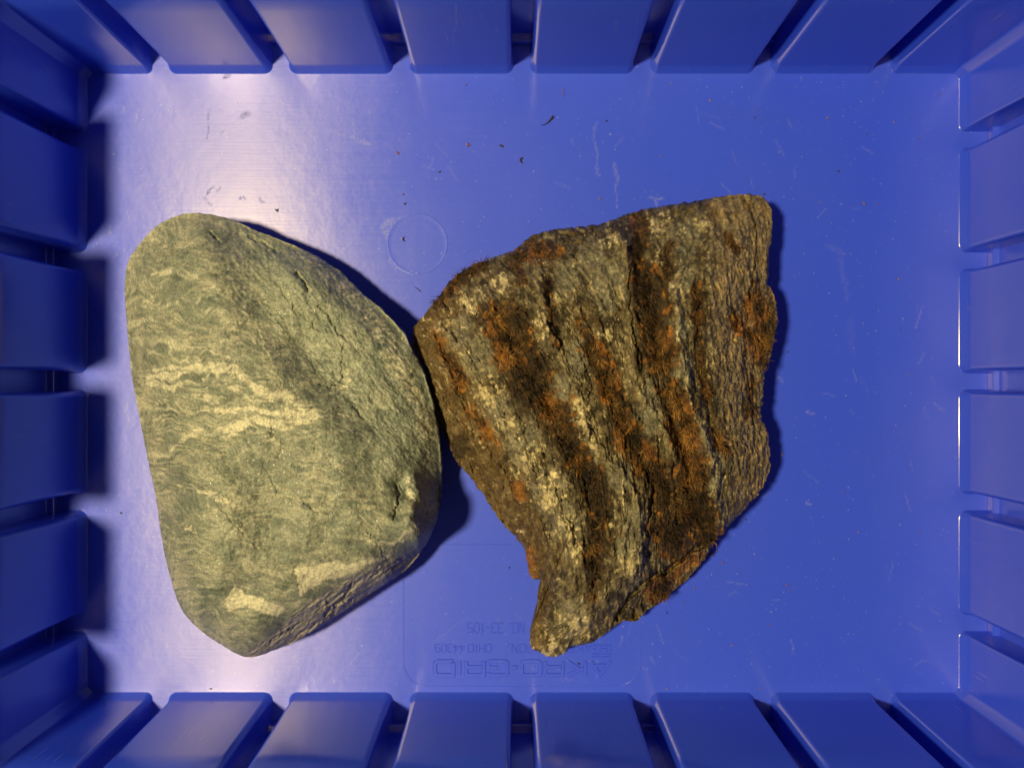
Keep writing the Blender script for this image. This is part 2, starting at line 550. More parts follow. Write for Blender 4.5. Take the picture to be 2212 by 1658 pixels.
GLYPH = {   # strokes in a unit box, x to the right and y up
    'A': [[(0, 0), (.5, 1), (1, 0)], [(.24, .3), (.76, .3)]],
    'K': [[(0, 0), (0, 1)], [(1, 1), (.1, .5)], [(.3, .58), (1, 0)]],
    'R': [[(0, 0), (0, 1), (.88, 1), (1, .9), (1, .52), (.88, .42), (.06, .42)], [(.9, .40), (1, .3), (1, 0)]],
    'O': [rr(0, 0, 1, 1, .16, 3)],
    '-': [[(.1, .45), (.9, .45)]],
    'G': [[(1, .78), (1, .9), (.9, 1), (.1, 1), (0, .9), (0, .1), (.1, 0), (.9, 0), (1, .1), (1, .46), (.5, .46)]],
    'I': [[(.5, 0), (.5, 1)]], 'N': [[(0, 0), (0, 1), (.16, 1), (.84, 0), (1, 0), (1, 1)]], 'H': [[(0, 0), (0, 1)], [(1, 0), (1, 1)], [(.08, .5), (.92, .5)]],
    '4': [[(1, .3), (0, .3), (.7, 1), (.7, 0)]], '3': [[(0, .9), (.12, 1), (.9, 1), (1, .88), (1, .6), (.88, .5), (.4, .5)], [(.9, .48), (1, .38), (1, .12), (.88, 0), (.1, 0), (0, .1)]],
    '0': [rr(0, 0, 1, 1, .3, 3)], '9': [[(1, .45), (.15, .45), (0, .58), (0, .88), (.14, 1), (.86, 1), (1, .86), (1, .12), (.86, 0), (.1, 0)]],
    '1': [[(.1, .75), (.5, 1), (.5, 0)]], '5': [[(.95, 1), (.05, 1), (.05, .55), (.85, .55), (1, .42), (1, .14), (.86, 0), (.05, 0)]],
    '.': [[(.2, .05), (.8, .05)]], ',': [[(.6, .15), (.2, -.2)]],
    'D': [[(0, 0), (.84, 0), (1, .16), (1, .84), (.84, 1), (0, 1), (0, .04)]],
}
def big_text():
    verts, faces = [], []
    u_right, v_base, hgt = 1318, 1427, 30       # the word stands on its head
    u = u_right
    adv = {'A': 46, 'K': 41, 'R': 40, 'O': 42, '-': 18, 'G': 43, 'I': 9, 'D': 42}
    lvl = 0
    for ch in 'AKRO-GRID':
        w = adv[ch] * 0.943
        for st in GLYPH[ch]:
            pts = [P(u - x * w, v_base + y * hgt, 0) for x, y in st]
            ribbon(verts, faces, pts, 0.78 * mm, (0.25 + 0.014 * (lvl % 3)) * mm, 0.20 * mm, ch == 'O'); lvl += 1
        u -= w + 0.943 * (7 if ch in '-' else 9 if ch in 'OI' else 11)
    return pymesh('raised_lettering', verts, faces)
child('raised_lettering', big_text(), M_LET, FLOOR)

def small_text(txt, u, v, hpx, wpx):
    """moulded text turned upside down, its first letter at (u, v)"""
    verts, faces = [], []; lvl = 0
    adv = {'I': .3, '.': .3, ',': .3, ' ': .5, '-': .7, '1': .5}
    tot = sum(adv.get(c, .8) for c in txt) + 0.32 * (len(txt) - 1); sc = wpx / tot
    for ch in txt:
        w = adv.get(ch, .8) * sc
        for st in GLYPH.get(ch, []):
            pts = [P(u - x * w, v + y * hpx, 0) for x, y in st]
            ribbon(verts, faces, pts, 0.20 * mm, (0.15 + 0.012 * (lvl % 3)) * mm, 0.11 * mm, ch in 'O0'); lvl += 1
        u -= w + 0.32 * sc
    return pymesh('raised_lettering', verts, faces)
child('raised_lettering', small_text('AKRO', 1277, 1391, 17, 72), M_LET, FLOOR)
child('raised_lettering', small_text('AKRON,', 1184, 1391, 17, 88), M_LET, FLOOR)
child('raised_lettering', small_text('OHIO', 1061, 1391, 17, 50), M_LET, FLOOR)
child('raised_lettering', small_text('44309', 1002, 1391, 17, 62), M_LET, FLOOR)
child('raised_lettering', small_text('NO. 33-105', 1132, 1345, 21, 122), M_LET, FLOOR)

def emblem():
    verts, faces = [], []
    boxes = [(1312, 1392, 1319, 1407), (1301, 1392, 1310, 1396), (1301, 1399, 1310, 1407), (1290, 1392, 1298, 1407),
             (1279, 1392, 1287, 1396), (1281, 1399, 1285, 1407), (1299, 1411, 1319, 1414), (1299, 1417, 1319, 1420),
             (1279, 1411, 1294, 1414), (1279, 1417, 1294, 1420)]
    for a, b, c, d in boxes:
        n = len(verts)
        for z, g in ((-0.04 * mm, 0.9), (0.20 * mm, 0)):
            for u, v in ((a - g, d + g), (c + g, d + g), (c + g, b - g), (a - g, b - g)):
                x, y = P(u, v, 0); verts.append((x, y, z))
        faces += [(n + 4, n + 5, n + 6, n + 7)] + [(n + i, n + (i + 1) % 4, n + 4 + (i + 1) % 4, n + 4 + i) for i in range(4)]
    return pymesh('raised_emblem', verts, faces)
child('raised_emblem', emblem(), M_LET, FLOOR)

def line_mark(name, uv, w, h, bev, closed=False):
    verts, faces = [], []
    ribbon(verts, faces, [P(u, v, 0) for u, v in uv], w, h, bev, closed)
    return pymesh(name, verts, faces)
plate = [(u, v) for u, v in rr(872, 1175, 1384, 1481, 52, 8)]
child('plate_outline', line_mark('plate_outline', plate, 0.12 * mm, 0.05 * mm, 0.14 * mm, True), M_LET, FLOOR)
def disc_mesh():
    verts, faces = [], []; n = 96
    prof = [(66.5, -0.00004), (65.8, 0.00003), (65.0, 0.00004), (64.0, 0.00003), (55, 0.00003), (28, 0.00003)]
    for r, z in prof:
        for i in range(n):
            a = 2 * math.pi * i / n; x, y = P(901.5 + r * math.cos(a), 527 - r * math.sin(a), 0); verts.append((x, y, z))
    for j in range(len(prof) - 1):
        for i in range(n):
            k = (i + 1) % n; faces.append((j * n + i, j * n + k, (j + 1) * n + k, (j + 1) * n + i))
    faces.append(tuple(range((len(prof) - 1) * n, len(prof) * n)))
    return pymesh('mould_disc', verts, faces, True)
child('mould_disc', disc_mesh(), M_LET, FLOOR)

# ----------------------------------------------------------------- stones
def stone(outline, centre, zedge, zfun, nth, nr, rough_seed, jag, round_px):
    """closed stone: upper skin from outline and height function, rounded belly below"""
    out = catmull(outline, 10)
    cx, cy = centre
    ang = np.arctan2(out[:, 1] - cy, out[:, 0] - cx); rad = np.hypot(out[:, 0] - cx, out[:, 1] - cy)
    o = np.argsort(ang); ang, rad = ang[o], rad[o]
    th = np.linspace(-np.pi, np.pi, nth, endpoint=False)
    R = np.interp(th, np.concatenate([ang - 2 * np.pi, ang, ang + 2 * np.pi]), np.concatenate([rad] * 3))
    eu, ev = cx + R * np.cos(th), cy + R * np.sin(th)
    R = R + jag * fbm(eu / 14, ev / 14, 4, rough_seed, 0.6)
    ze = zedge(cx + R * np.cos(th), cy + R * np.sin(th)) * mm
    t = (np.arange(1, nr + 1) / nr)[:, None]
    u = cx + t * R[None] * np.cos(th)[None]; v = cy + t * R[None] * np.sin(th)[None]
    s = (1 - t) * R[None]
    zt = zfun(u, v, s) * mm
    q = np.clip(s / round_px, 0, 1)
    w = np.sqrt(np.clip(1 - (1 - q) ** 2, 0, 1))
    z = ze[None] + (zt - ze[None]) * w
    zc = zfun(np.array([cx * 1.0]), np.array([cy * 1.0]), np.array([200.0])) * mm
    x, y = P(u, v, z); x0, y0 = P(cx, cy, zc)
    top = np.stack([x, y, z], -1)
    # belly
    nbel = 14; bel = []
    xe, ye = x[-1], y[-1]; xm, ym = xe.mean(), ye.mean()
    for k in range(1, nbel + 1):
        a = k / nbel * np.pi / 2
        f = 1 - 0.16 * (1 - np.cos(a))
        nz = 1 + 0.015 * fbm(eu / 40, ev / 40 + k * 0.35, 3, rough_seed + 5)
        bel.append(np.stack([xm + (xe - xm) * f * nz, ym + (ye - ym) * f * nz, 0.00006 + (ze - 0.00006) * (1 - np.sin(a))], -1))
    allr = np.concatenate([top, np.array(bel)], 0)
    nrow = allr.shape[0]
    verts = np.concatenate([[[x0, y0, zc[0]]] if np.isscalar(x0) else [[x0[0], y0[0], zc[0]]], allr.reshape(-1, 3), [[xm, ym, 0.00006]]])
    idx = 1 + np.arange(nrow * nth).reshape(nrow, nth); nxt = np.roll(idx, -1, 1)
    # v grows downward in the picture, so increasing angle runs clockwise seen from above
    q4 = np.stack([idx[:-1].ravel(), nxt[:-1].ravel(), nxt[1:].ravel(), idx[1:].ravel()], 1)
    tri_t = np.stack([np.zeros(nth, int), nxt[0], idx[0], idx[0]], 1)[:, :3]
    last = nrow * nth + 1
    tri_b = np.stack([np.full(nth, last), idx[-1], nxt[-1]], 1)
    tris = np.concatenate([tri_t, q4[:, [0, 1, 2]], q4[:, [0, 2, 3]], tri_b])
    uu = np.concatenate([[cx], u.ravel(), np.tile(u[-1], nbel), [cx]])
    vv = np.concatenate([[cy], v.ravel(), np.tile(v[-1], nbel), [cy]])
    ss = np.concatenate([[200], s.ravel(), np.repeat(-np.arange(1, nbel + 1) * 4.0, nth), [-99]])
    return verts, tris, uu, vv, ss, nr * nth + 1

# ---- the pale green stone
c1 = lambda L: [(221.2 + x * 0.6192, 424.7 + y * 0.6192) for x, y in L]
OUT1 = c1([(300, 58), (240, 75), (180, 110), (130, 165), (95, 215), (78, 290), (82, 400), (92, 520), (105, 640), (130, 770),
           (155, 900), (185, 1040), (205, 1180), (235, 1320), (275, 1435), (340, 1510), (420, 1565), (480, 1598), (525, 1604),
           (580, 1588), (690, 1542), (800, 1472), (930, 1388), (1050, 1308), (1108, 1242), (1150, 1170), (1172, 1090), (1182, 980),
           (1174, 850), (1150, 720), (1122, 620), (1085, 545), (1045, 470), (975, 395), (900, 330), (830, 262), (760, 215),
           (680, 175), (600, 143), (540, 120), (470, 88), (390, 64)])
PTS1 = [(420, 520, 27), (400, 560, 29), (350, 600, 27), (480, 600, 32), (330, 750, 30), (450, 750, 36), (560, 760, 37),
        (610, 800, 37.5), (700, 885, 38.5), (750, 930, 39), (560, 655, 30.5), (650, 745, 31.5), (735, 830, 33), (785, 890, 34.5),
        (640, 600, 29), (720, 660, 28.5), (800, 760, 28.5), (850, 850, 29), (870, 950, 30.5), (800, 1000, 36), (600, 950, 41),
        (450, 950, 40), (395, 950, 37), (340, 900, 27), (400, 1100, 38.5), (550, 1100, 42), (700, 1100, 42), (840, 1080, 37),
        (900, 1100, 34), (912, 1150, 31), (410, 1250, 35), (520, 1280, 37), (620, 1290, 36.5), (660, 1265, 37.5), (760, 1200, 38),
        (850, 1165, 35), (560, 1372, 29), (650, 1302, 34), (780, 1232, 35), (905, 1170, 31), (600, 1378, 20), (700, 1330, 21),
        (830, 1255, 21), (385, 1000, 36), (345, 1000, 26), (368, 1150, 28), (370, 1200, 26), (500, 1380, 25), (430, 1330, 27)]
ZE1 = lambda u, v: 11 + 3.5 * sst(650, 300, u) + 2.0 * sst(600, 460, v) + 4.5 * sst(700, 860, u) * sst(1050, 950, v)
_o = c1([(300, 58), (130, 165), (78, 290), (92, 520), (130, 770), (185, 1040), (235, 1320), (340, 1510), (525, 1604), (690, 1542),
         (930, 1388), (1108, 1242), (1172, 1090), (1174, 850), (1122, 620), (975, 395), (830, 262), (680, 175), (470, 88)])
_ze = [float(ZE1(np.array(a), np.array(b))) for a, b in _o]
F1 = tps([(a, b) for a, b, _ in PTS1] + _o, [6 + (c - 6) * 0.78 for _, _, c in PTS1] + _ze)

def facet1(u, v):
    """the dull layered flank below the lower right edge"""
    d = pdist(u, v, [(500, 1440), (560, 1392), (650, 1312), (735, 1258), (800, 1228), (925, 1172), (960, 1130)])
    side = (v - np.interp(u, [480, 560, 650, 735, 800, 925, 960], [1440, 1392, 1312, 1258, 1228, 1172, 1120]))
    return sst(-8, 10, side + 7 * fbm(u / 25, v / 25, 3, 77))

CR1 = [([(640, 590), (660, 612), (668, 628)], 3.5, 1.6), ([(535, 508), (570, 525), (600, 545)], 3, 1.0), ([(455, 500), (472, 520)], 3, 1.2),
       ([(690, 660), (720, 700), (745, 735)], 2.5, .8), ([(745, 745), (738, 790), (742, 828)], 2.5, .5), ([(690, 830), (742, 835)], 2.2, .6),
       ([(600, 610), (640, 670), (700, 720)], 2.5, .6), ([(765, 880), (790, 905)], 2.5, .6),
       ([(700, 1330), (735, 1302), (762, 1262)], 4, 1.6), ([(620, 1390), (680, 1350), (720, 1325)], 3, 1.2), ([(760, 1262), (820, 1235)], 3, .9),
       ([(540, 1408), (600, 1375), (660, 1340)], 2.5, 1.0), ([(640, 1385), (720, 1345), (800, 1300)], 2.5, 1.0), ([(820, 1280), (890, 1225)], 2.5, 1.1),
       ([(858, 1050), (862, 1080), (850, 1120)], 3, 1.2), ([(915, 1080), (922, 1110)], 2.5, .9), ([(470, 1090), (560, 1190)], 2, .25)]
def Z1(u, v, s):
    z = F1(u, v)
    # dished hollow under the crest
    ch = pdist(u + 14 * fbm(u / 60, v / 60, 2, 71), v, [(560, 590), (600, 660), (670, 745), (745, 830), (800, 900)])
    z = z - 1.9 * np.exp(-(ch / 84) ** 2)
    cl = pdist(u + 10 * fbm(u / 50, v / 50, 2, 73), v, [(455, 560), (490, 650), (550, 740), (640, 840), (720, 925), (780, 990)])
    z = z + 0.9 * np.exp(-(cl / 54) ** 2)
    wu = u + 9 * fbm(u / 50, v / 50, 3, 5); wv = v + 9 * fbm(u / 50, v / 50, 3, 15)
    d = pdist(wu, wv, [(860, 1045), (872, 1075), (858, 1110)]); z = z - 2.5 * np.exp(-(d / 17) ** 2)      # the small pit
    z = z + 1.2 * np.exp(-(pdist(wu, wv, [(893, 1030), (905, 1080), (890, 1120)]) / 12) ** 2)
    for pts, w, dep in CR1:
        d = pdist(u + 6 * fbm(u / 16, v / 16, 3, 41), v + 6 * fbm(u / 16, v / 16, 3, 47), pts)
        z = z - dep * sst(w * 1.6, 0, d)
    z = z + 1.1 * fbm(u / 90, v / 90, 4, 21)
    # layered roughness: foliation runs down to the right on the upper right side
    a = math.radians(52); p = u * math.cos(a) + v * math.sin(a); q = -u * math.sin(a) + v * math.cos(a)
    right = sst(-60, 60, (u - np.interp(v, [450, 600, 780, 950, 1100], [450, 520, 640, 800, 860])))
    z = z + right * (0.30 * fbm(p / 55, q / 15, 3, 31, 0.5) + 0.07 * fbm(p / 20, q / 4, 3, 33, 0.5))
    wp = p + 10 * fbm(u / 30, v / 30, 3, 35); wq = q + 10 * fbm(u / 30, v / 30, 3, 37)
    z = z + right * (0.30 * facets(wp / 80, wq / 34, 39) + 0.07 * facets(wp / 24, wq / 9, 43))
    z = z + (1 - right) * 0.25 * facets(wp / 110, wq / 80, 45)
    ln = np.abs(fbm(wp / 70, wq / 9, 3, 49)); z = z - right * 0.11 * sst(0.05, 0.0, ln)
    ln = np.abs(fbm(u / 80 + v / 400, v / 12 - u / 90, 3, 53)); z = z - (1 - right) * 0.05 * sst(0.04, 0.0, ln)
    pit = sst(0.42, 0.62, gnoise(u / 9, v / 7, 57)) * sst(0.0, 0.5, fbm(u / 60, v / 60, 2, 59)); z = z - 0.12 * pit
    fc = facet1(u, v)
    a = math.radians(-33); p = u * math.cos(a) + v * math.sin(a); q = -u * math.sin(a) + v * math.cos(a)
    z = z + fc * 0.6 * facets(p / 55 + 0.4 * fbm(u / 20, v / 20, 2, 63), q / 13, 65)
    z = z + fc * 1.0 * fbm(p / 60, q / 8, 4, 61, 0.6)
    z = z + 0.09 * fbm(u / 8, v / 8, 3, 91) * (1 + right)
    return z

def albedo1(u, v, s):
    wu = u + 14 * fbm(u / 80, v / 80, 2, 101) + 4 * fbm(u / 14, v / 14, 2, 103)
    wv = v + 14 * fbm(u / 80, v / 80, 2, 105) + 4 * fbm(u / 14, v / 14, 2, 107)
    green = np.array([0.222, 0.230, 0.158]); dark = np.array([0.125, 0.142, 0.100]); pale = np.array([0.33, 0.32, 0.215])
    cream = np.array([0.66, 0.59, 0.38]); grey = np.array([0.25, 0.22, 0.205]); rust = np.array([0.40, 0.26, 0.13])
    n = fbm(wu / 60, wv / 38, 5, 111, 0.6)[:, None]
    c = green + (pale - green) * sst(0.05, 0.65, n) + (dark - green) * sst(-0.05, -0.6, n)
    # the foliated right hand slope is painted lighter, to offset the shade on it
    right = sst(-50, 60, (u - np.interp(v, [450, 600, 780, 950, 1100], [470, 540, 650, 800, 870])))[:, None]
    c = c * (1 + 0.28 * right)
    # fine swirling laminae: streaks drawn out along a bending flow
    fu = u + 34 * fbm(u / 150, v / 150, 2, 121) + 9 * fbm(u / 40, v / 40, 2, 122)
    fv = v + 34 * fbm(u / 150, v / 150, 2, 123) + 9 * fbm(u / 40, v / 40, 2, 124)
    a = math.radians(9); p = fu * math.cos(a) + fv * math.sin(a); q = -fu * math.sin(a) + fv * math.cos(a)
    lam = 0.55 * fbm(p / 75, q / 13, 4, 125, 0.6) + 0.55 * fbm(p / 34, q / 5.0, 3, 126, 0.55)
    zone = np.clip(0.15 + 1.1 * fbm(u / 110, v / 70, 3, 127), -0.25, 0.5)
    lm = sst(-0.02, 0.55, lam + 0.55 * zone)[:, None]
    c = c + (cream * 0.9 - c) * (lm * 0.50 * (1 - 0.72 * right))
    ph = (q + 46 * fbm(p / 140, q / 75, 2, 138) + 10 * fbm(p / 45, q / 16, 3, 139)) / 17.0          # marbled contour lines
    mar = np.abs(np.cos(np.pi * ph)) + 0.35 * fbm(p / 22, q / 5, 3, 140)
    win = sst(600, 680, v) * sst(990, 900, v) + 0.30 * sst(640, 560, v) + 0.22 * sst(960, 1060, v)
    mz = sst(-0.05, 0.45, fbm(u / 80, v / 45, 3, 142) + 0.18) * win
    mm_ = (sst(0.72, 1.02, mar) * mz)[:, None]
    c = c + (cream * 1.0 - c) * (mm_ * 0.66 * (1 - 0.85 * right))
    md = (sst(0.30, 0.05, mar) * mz)[:, None]
    c = c + (dark * 0.95 - c) * (md * 0.55 * (1 - 0.85 * right))
    dm = sst(0.12, 0.6, -lam - 0.2 * zone)[:, None]
    c = c + (dark - c) * (dm * 0.55 * (1 - 0.5 * right))
    a = math.radians(50); p = fu * math.cos(a) + fv * math.sin(a); q = -fu * math.sin(a) + fv * math.cos(a)
    fol = 0.6 * fbm(p / 60, q / 8, 4, 128, 0.6) + 0.4 * fbm(p / 25, q / 3.2, 3, 130, 0.5)
    c = c * (1 + right * 0.45 * fol[:, None])
    # worn rim of the left side: streaks drawn out along the edge
    rim = (sst(62, 8, s) * sst(720, 420, u))[:, None]
    a = math.radians(78); p = fu * math.cos(a) + fv * math.sin(a); q = -fu * math.sin(a) + fv * math.cos(a)
    rl = 0.6 * fbm(p / 60, q / 7, 4, 134, 0.6) + 0.4 * fbm(p / 25, q / 12, 3, 136)
    c = c + (cream * 0.8 - c) * (rim * 0.8 * sst(-0.15, 0.5, rl)[:, None])
    c = c + (cream * 0.8 - c) * (right * 0.30 * sst(0.25, 0.7, fol + 0.3 * zone)[:, None])
    vein = np.zeros_like(u)
    V = [([(160, 640), (250, 612), (340, 600), (420, 590), (470, 620), (540, 668), (640, 700), (720, 745)], 26, .9),
         ([(170, 660), (300, 648), (380, 640), (470, 668)], 14, .7), ([(415, 750), (520, 745), (640, 752), (745, 768)], 20, .95),
         ([(430, 805), (560, 780), (640, 800), (700, 770)], 26, .95), ([(560, 830), (620, 862)], 16, .6), ([(250, 872), (300, 840), (420, 800)], 13, .7),
         ([(130, 540), (150, 700), (190, 900), (212, 1100), (262, 1300), (332, 1480)], 60, .38), ([(100, 300), (110, 420), (130, 540)], 18, .5),
         ([(260, 1010), (350, 1010), (410, 1050), (470, 1090)], 17, .75), ([(270, 1130), (322, 1182)], 14, .65), ([(255, 1000), (260, 1090)], 14, .5),
          
         ([(1065, 985), (1080, 1080)], 18, .9), ([(915, 1195), (1050, 1182), (1112, 1150)], 18, .75), ([(205, 175), (262, 152), (342, 160)], 30, .55),
         ([(175, 272), (242, 262)], 15, .75), ([(300, 282), (380, 300), (450, 342)], 15, .55), ([(140, 382), (182, 350)], 22, .7),
         ([(700, 195), (760, 240), (860, 330), (940, 400), (1000, 470)], 40, .62), ([(960, 470), (1005, 560), (1060, 640), (1112, 735), (1140, 830)], 42, .72), ([(240, 690), (330, 702), (420, 700)], 12, .6), ([(180, 604), (260, 580), (330, 585)], 16, .75), ([(300, 765), (380, 742)], 14, .6), ([(150, 700), (230, 700)], 18, .6), ([(470, 690), (560, 715)], 14, .7), ([(320, 905), (400, 880), (470, 900)], 13, .5), ([(360, 820), (480, 830), (560, 815)], 14, .6), ([(90, 280), (120, 200), (180, 130)], 20, .5), ([(620, 292), (642, 332)], 14, .7),
         ([(720, 960), (800, 940), (860, 980)], 38, .5), ([(800, 1060), (880, 1050)], 30, .4), ([(930, 1060), (945, 1090)], 20, .6), ([(840, 620), (845, 660), (790, 665)], 9, .7),
         ([(250, 500), (350, 470)], 14, .45), ([(180, 560), (300, 560)], 22, .45), ([(460, 570), (520, 600)], 16, .5), ([(480, 1140), (545, 1140)], 12, .4)]
    for pts, w, s_ in V:
        d = pdist(wu, wv, c1(pts)); w *= 0.6192
        vein = np.maximum(vein, s_ * sst(w * 1.15, w * 0.25, d))
    feather = fbm(wu / 40, (wv + 14 * fbm(u / 70, v / 70, 2, 129)) / 7, 3, 131, 0.5)
    vn = vein + (0.50 * feather + 0.22 * fbm(wu / 12, wv / 12, 3, 133)) * (vein > 0.01)
    vn = np.where(vein < 1.0, vn + 0.45 * lam - 0.12, vn)
    vm = sst(0.28, 0.80, vn) * (0.62 + 0.38 * sst(0.5, 1.1, vein + 0.5 * feather))
    c = c + (cream - c) * vm[:, None]
    c = c * (1 - 0.14 * (sst(0.30, 0.42, vn) * sst(0.62, 0.46, vn))[:, None])          # thin green rims along the veins
    fc = facet1(u, v)
    a = math.radians(-33); p = u * math.cos(a) + v * math.sin(a); q = -u * math.sin(a) + v * math.cos(a)
    st = fbm(p / 55, q / 7, 4, 141, 0.6)
    gcol = grey[None] * (1 + 0.55 * st[:, None]); gcol = gcol + (cream * 0.7 - gcol) * (sst(0.35, 0.8, st))[:, None] * 0.3
    strong = sst(0.9, 1.2, vein)
    c = c + (gcol - c) * (fc * (1 - strong))[:, None]
    sp = sst(0.50, 0.62, gnoise(u / 7, v / 7, 151)) * sst(0.1, 0.4, fbm(u / 80, v / 80, 2, 153))
    c = c + (rust - c) * (sp * 0.45)[:, None]
    dk = sst(0.35, 0.6, gnoise(u / 4, v / 4, 161)) * 0.28 + sst(0.45, 0.6, gnoise(u / 7, v / 7, 163)) * 0.3 * sst(0.0, 0.4, fbm(u / 60, v / 60, 2, 165))
    c = c * (1 - dk)[:, None]
    pa = c1([(455, 1352), (440, 1388), (418, 1420), (445, 1448), (472, 1430), (505, 1424), (560, 1452), (610, 1464), (642, 1442), (620, 1424), (560, 1402), (500, 1384)])
    pb = c1([(670, 1298), (682, 1345), (690, 1400), (722, 1370), (770, 1338), (840, 1322), (910, 1296), (985, 1262), (1010, 1246), (960, 1256), (918, 1268), (882, 1274), (850, 1286), (822, 1268), (780, 1278), (735, 1288)])
    for poly in (pa, pb):
        ju = u + 5 * fbm(u / 11, v / 11, 4, 171, 0.6) + 4 * fbm(u / 30, v / 30, 2, 177); jv = v + 5 * fbm(u / 11, v / 11, 4, 173, 0.6) + 4 * fbm(u / 30, v / 30, 2, 179)
        ins = np.zeros(u.shape, bool)
        for (xa, ya), (xb, yb) in zip(poly, poly[1:] + poly[:1]):
            cr = ((ya > jv) != (yb > jv)); ins ^= cr & (ju < (xb - xa) * (jv - ya) / (yb - ya + 1e-9) + xa)
        sd = np.where(ins, 1, -1) * pdist(ju, jv, poly + poly[:1])
        pm = (sst(-2.0, 2.5, sd) * (0.82 + 0.18 * fbm(u / 12, v / 12, 3, 181)))[:, None]
        c = c + (np.array([0.70, 0.62, 0.40]) * (1 + 0.12 * fbm(u / 8, v / 8, 3, 175)[:, None]) - c) * pm
    c = c * np.array([0.79, 0.84, 0.96])
    return np.clip(c, 0.01, 0.9)

def build_stone(name, data, alb, mat, parent=None):
    verts, tris, u, v, s, ntop = data
    o3 = np.array([verts[:, 0].mean(), verts[:, 1].mean(), 0.0])
    me = np_mesh(name, verts - o3, tris)
    set_color(me, 'albedo', alb)
    o = link(name, me, mat, parent)
    if parent is None: o.location = o3
    return o, o3, me

D1 = stone(OUT1, (610, 960), ZE1, Z1, 1150, 240, 11, 1.6, 16)
r1, _, _ = build_stone('stone', D1, albedo1(D1[2], D1[3], D1[4]), mat_rock_green())
r1['label'] = 'smooth rounded pale green stone with cream veins lying in the blue bin'
r1['category'] = 'stone'

# ---- the mossy brown stone
c2 = lambda L: [(840.6 + x * 0.6402, 389.3 + y * 0.6402) for x, y in L]
OUT2 = c2([(1215, 48), (1255, 53), (1285, 85), (1293, 130), (1290, 200), (1280, 240), (1282, 300), (1278, 345), (1300, 390), (1310, 450),
           (1302, 520), (1290, 580), (1270, 640), (1262, 720), (1258, 800), (1278, 850), (1285, 920), (1280, 990), (1250, 1050),
           (1200, 1110), (1160, 1150), (1130, 1190), (1105, 1208), (1070, 1270), (1020, 1330), (960, 1385), (905, 1430), (862, 1455),
           (838, 1483), (780, 1490), (740, 1520), (680, 1560), (612, 1573), (592, 1595), (550, 1605), (500, 1590), (478, 1570),
           (475, 1530), (490, 1500), (500, 1440), (502, 1400), (508, 1372), (514, 1354), (504, 1347), (487, 1345), (479, 1336), (466, 1290), (455, 1240), (415, 1190),
           (370, 1140), (330, 1080), (280, 1010), (232, 950), (192, 880), (162, 800), (143, 720), (124, 640), (89, 580), (79, 540),
           (84, 500), (116, 455), (160, 400), (200, 350), (260, 300), (340, 265), (420, 235), (480, 190), (560, 165), (700, 150),
           (800, 115), (900, 92), (1050, 68), (1150, 50)])
PTS2 = [(200, 500, 17), (260, 560, 22), (300, 420, 20), (400, 400, 25), (350, 700, 25), (250, 750, 15), (450, 550, 27), (480, 300, 20),
        (560, 230, 17), (600, 400, 28), (700, 250, 23), (800, 170, 20), (850, 300, 27), (950, 200, 23), (1050, 150, 21), (1000, 350, 29),
        (1060, 300, 27), (1090, 170, 20), (1180, 130, 14), (1180, 300, 18), (1060, 500, 30), (1150, 500, 20), (1230, 480, 13),
        (1080, 700, 30), (1170, 700, 20), (1230, 700, 13), (1100, 900, 29), (1200, 900, 19), (1120, 1080, 25), (1180, 1050, 18),
        (900, 550, 31), (700, 600, 31), (800, 750, 33), (600, 750, 30), (450, 850, 28), (350, 950, 18), (550, 1000, 30), (700, 950, 32),
        (900, 900, 33), (1000, 900, 31), (700, 1150, 31), (600, 1200, 28), (500, 1150, 22), (820, 1100, 32), (950, 1080, 29), (1050, 1120, 25),
        (560, 1350, 23), (680, 1350, 26), (800, 1250, 29), (840, 1330, 25), (900, 1240, 21), (980, 1240, 17), (940, 1330, 13), (850, 1420, 12),
        (560, 1480, 18), (650, 1480, 19), (730, 1420, 21), (540, 1560, 13), (1120, 1180, 17), (780, 1450, 12.5)]
ZE2 = lambda u, v: 8.5 + 2.0 * sst(1000, 900, u) + 6.5 * sst(1480, 1620, u)
_o = OUT2[::3]
F2 = tps(c2([(a, b) for a, b, _ in PTS2]) + _o, [c + (4.5 if a > 1140 else 0) for a, _, c in PTS2] + [float(ZE2(np.array(a), np.array(b))) for a, b in _o])
RIDGE = [([(170, 500), (240, 570), (300, 690), (370, 800), (440, 900), (500, 1000), (560, 1100), (600, 1200), (640, 1300)], 24, 3.0),
         ([(500, 330), (530, 480), (600, 650), (650, 800), (700, 920), (800, 1000), (842, 1090), (850, 1200), (830, 1330)], 22, 2.8),
         ([(790, 200), (815, 350), (820, 520), (830, 700), (900, 790), (960, 920)], 20, 2.2),
         ([(960, 380), (990, 600), (1010, 720), (1060, 850), (1090, 950), (1110, 1100), (1130, 1180)], 17, 3.4),
         ([(760, 1080), (790, 1150), (790, 1250), (780, 1330)], 15, 1.0)]
VALLEY = [([(370, 440), (430, 570), (500, 700), (570, 800), (610, 900), (670, 1000), (690, 1100), (705, 1200), (700, 1350)], 26, 3.0),
          ([(680, 560), (750, 720), (820, 880), (890, 1000), (900, 1090)], 20, 2.3),
          ([(840, 150), (855, 330), (895, 450), (900, 560), (930, 700), (975, 820), (1010, 950), (1030, 1100), (1070, 1180)], 24, 2.8),
          ([(1040, 350), (1045, 470), (1040, 600), (1070, 750), (1115, 900)], 11, 1.6),
          ([(540, 330), (545, 460), (575, 560)], 12, 1.2)]
